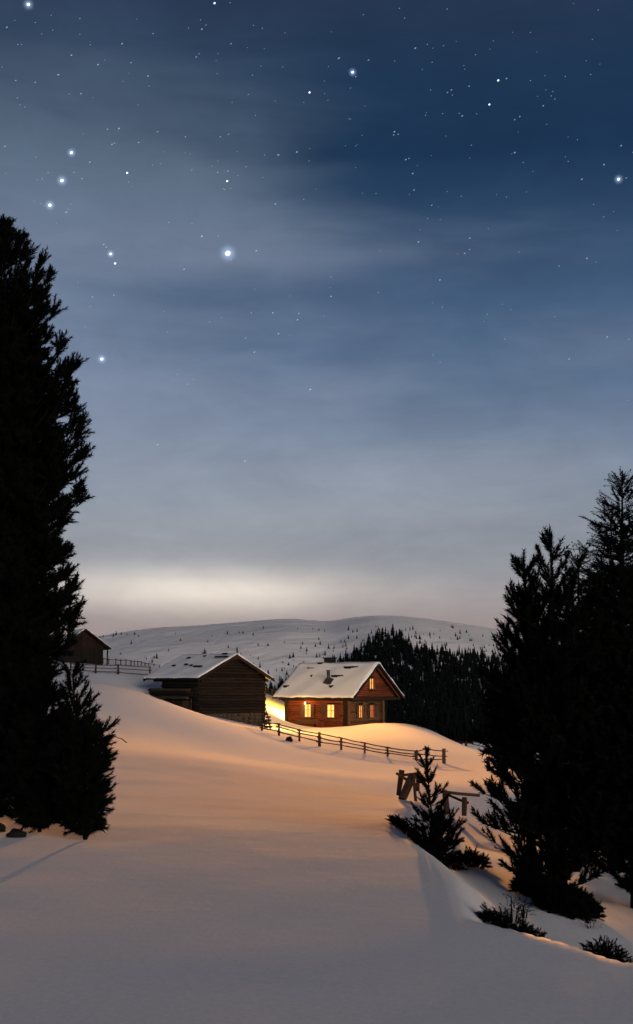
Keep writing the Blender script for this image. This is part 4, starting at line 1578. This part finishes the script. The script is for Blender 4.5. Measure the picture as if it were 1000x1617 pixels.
def ball(b, c, r, n=10, stretch=None):
    c = Vector(c)
    ax = (c - Vector((0, 0, EYE))).normalized()
    rt = ax.cross(Vector((0, 0, 1))).normalized()
    up_ = rt.cross(ax)
    ang = R(32)
    e1, e2 = rt * math.cos(ang) + up_ * math.sin(ang), -rt * math.sin(ang) + up_ * math.cos(ang)
    sx = stretch or 1.0
    Vv, Fc = [], []
    m_ = max(4, n // 2)
    for i in range(m_ + 1):
        th = math.pi * i / m_
        for k in range(n):
            p = 2 * math.pi * k / n
            Vv.append(c + ax * math.cos(th) * r + e1 * math.sin(th) * math.cos(p) * r * sx + e2 * math.sin(th) * math.sin(p) * r)
    for i in range(m_):
        for k in range(n):
            Fc.append((i * n + k, i * n + (k + 1) % n, (i + 1) * n + (k + 1) % n, (i + 1) * n + k))
    b.add(Vv, Fc)


def sky_pt(px, py, rad=RS):
    return Vector((0, 0, EYE)) + ray(px, py).normalized() * rad


for px, py, r, lab in BRIGHT:
    c = sky_pt(px, py)
    root = empty('star', c)
    tag(root, lab, 'star', 'bright stars')
    b = MB()
    ball(b, c, r * .6 * PXM, 20, 1.15)
    o = obj('core', mesh_pd('core', [Vector(v) - c for v in b.V], b.F, M['star'], True), root)
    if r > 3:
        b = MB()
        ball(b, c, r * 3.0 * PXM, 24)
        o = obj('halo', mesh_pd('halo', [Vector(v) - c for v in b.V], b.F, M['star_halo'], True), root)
FAINT = [(193, 69, 2), (188, 203, 2.2), (319, 373, 2.4), (470, 505, 2), (490, 615, 2.4), (623, 208, 2), (622, 213, 1.5), (629, 212, 1.4), (656, 76, 2), (535, 92, 1.8), (582, 95, 1.6),
         (11, 43, 1.8), (113, 87, 2), (155, 102, 1.8), (92, 118, 2), (128, 148, 1.6), (319, 46, 2), (365, 69, 1.5), (310, 90, 1.5), (469, 240, 2.2), (440, 245, 1.8), (641, 252, 1.8), (646, 250, 1.3),
         (652, 274, 1.8), (654, 300, 1.6), (682, 324, 1.5), (730, 183, 2), (741, 136, 1.5), (707, 146, 1.5), (713, 142, 1.6), (858, 167, 1.6), (813, 241, 2.2), (813, 189, 1.4), (821, 184, 1.5), (981, 230, 1.8),
         (954, 260, 2), (919, 283, 1.8), (989, 281, 1.5), (661, 382, 2), (742, 376, 1.7), (734, 400, 1.6), (742, 394, 1.4), (695, 442, 2), (927, 408, 2), (883, 420, 1.3), (523, 468, 1.8), (959, 532, 1.7), (899, 567, 1.6),
         (431, 494, 2), (440, 527, 2), (402, 556, 1.8), (388, 534, 1.4), (387, 728, 2), (249, 702, 1.6), (405, 396, 1.8), (435, 322, 1.7), (291, 425, 1.7), (164, 386, 1.7), (168, 390, 1.5), (105, 335, 1.8),
         (142, 256, 1.7), (130, 282, 1.4), (117, 272, 1.3), (177, 228, 1.7), (181, 226, 1.4), (170, 204, 1.4), (219, 225, 1.6), (249, 208, 1.5), (293, 216, 1.4), (146, 469, 1.4), (180, 466, 1.5), (101, 523, 1.5),
         (234, 120, 1.7), (207, 99, 1.4), (56, 130, 1.5), (25, 127, 1.5), (344, 272, 1.4), (360, 270, 1.5), (361, 212, 1.3), (348, 216, 1.4), (242, 53, 1.3), (8, 231, 1.5), (472, 495, 1.5), (397, 494, 1.2), (562, 121, 1.4), (800, 124, 1.6)]
rng2 = random.Random(13)
for _ in range(210):
    FAINT.append((rng2.uniform(0, 1000), rng2.betavariate(1.1, 2.3) * 760, rng2.uniform(.7, 1.15)))
b = MB()
for px, py, r in FAINT:
    ball(b, sky_pt(px, py), r * .5 * PXM, 8, 2.0 if r < 1.9 else 1.7)
o = b.build('stars', M['star_faint'], None, True)
tag(o, 'hundreds of faint stars scattered over the night sky', 'stars', None, 'stuff')
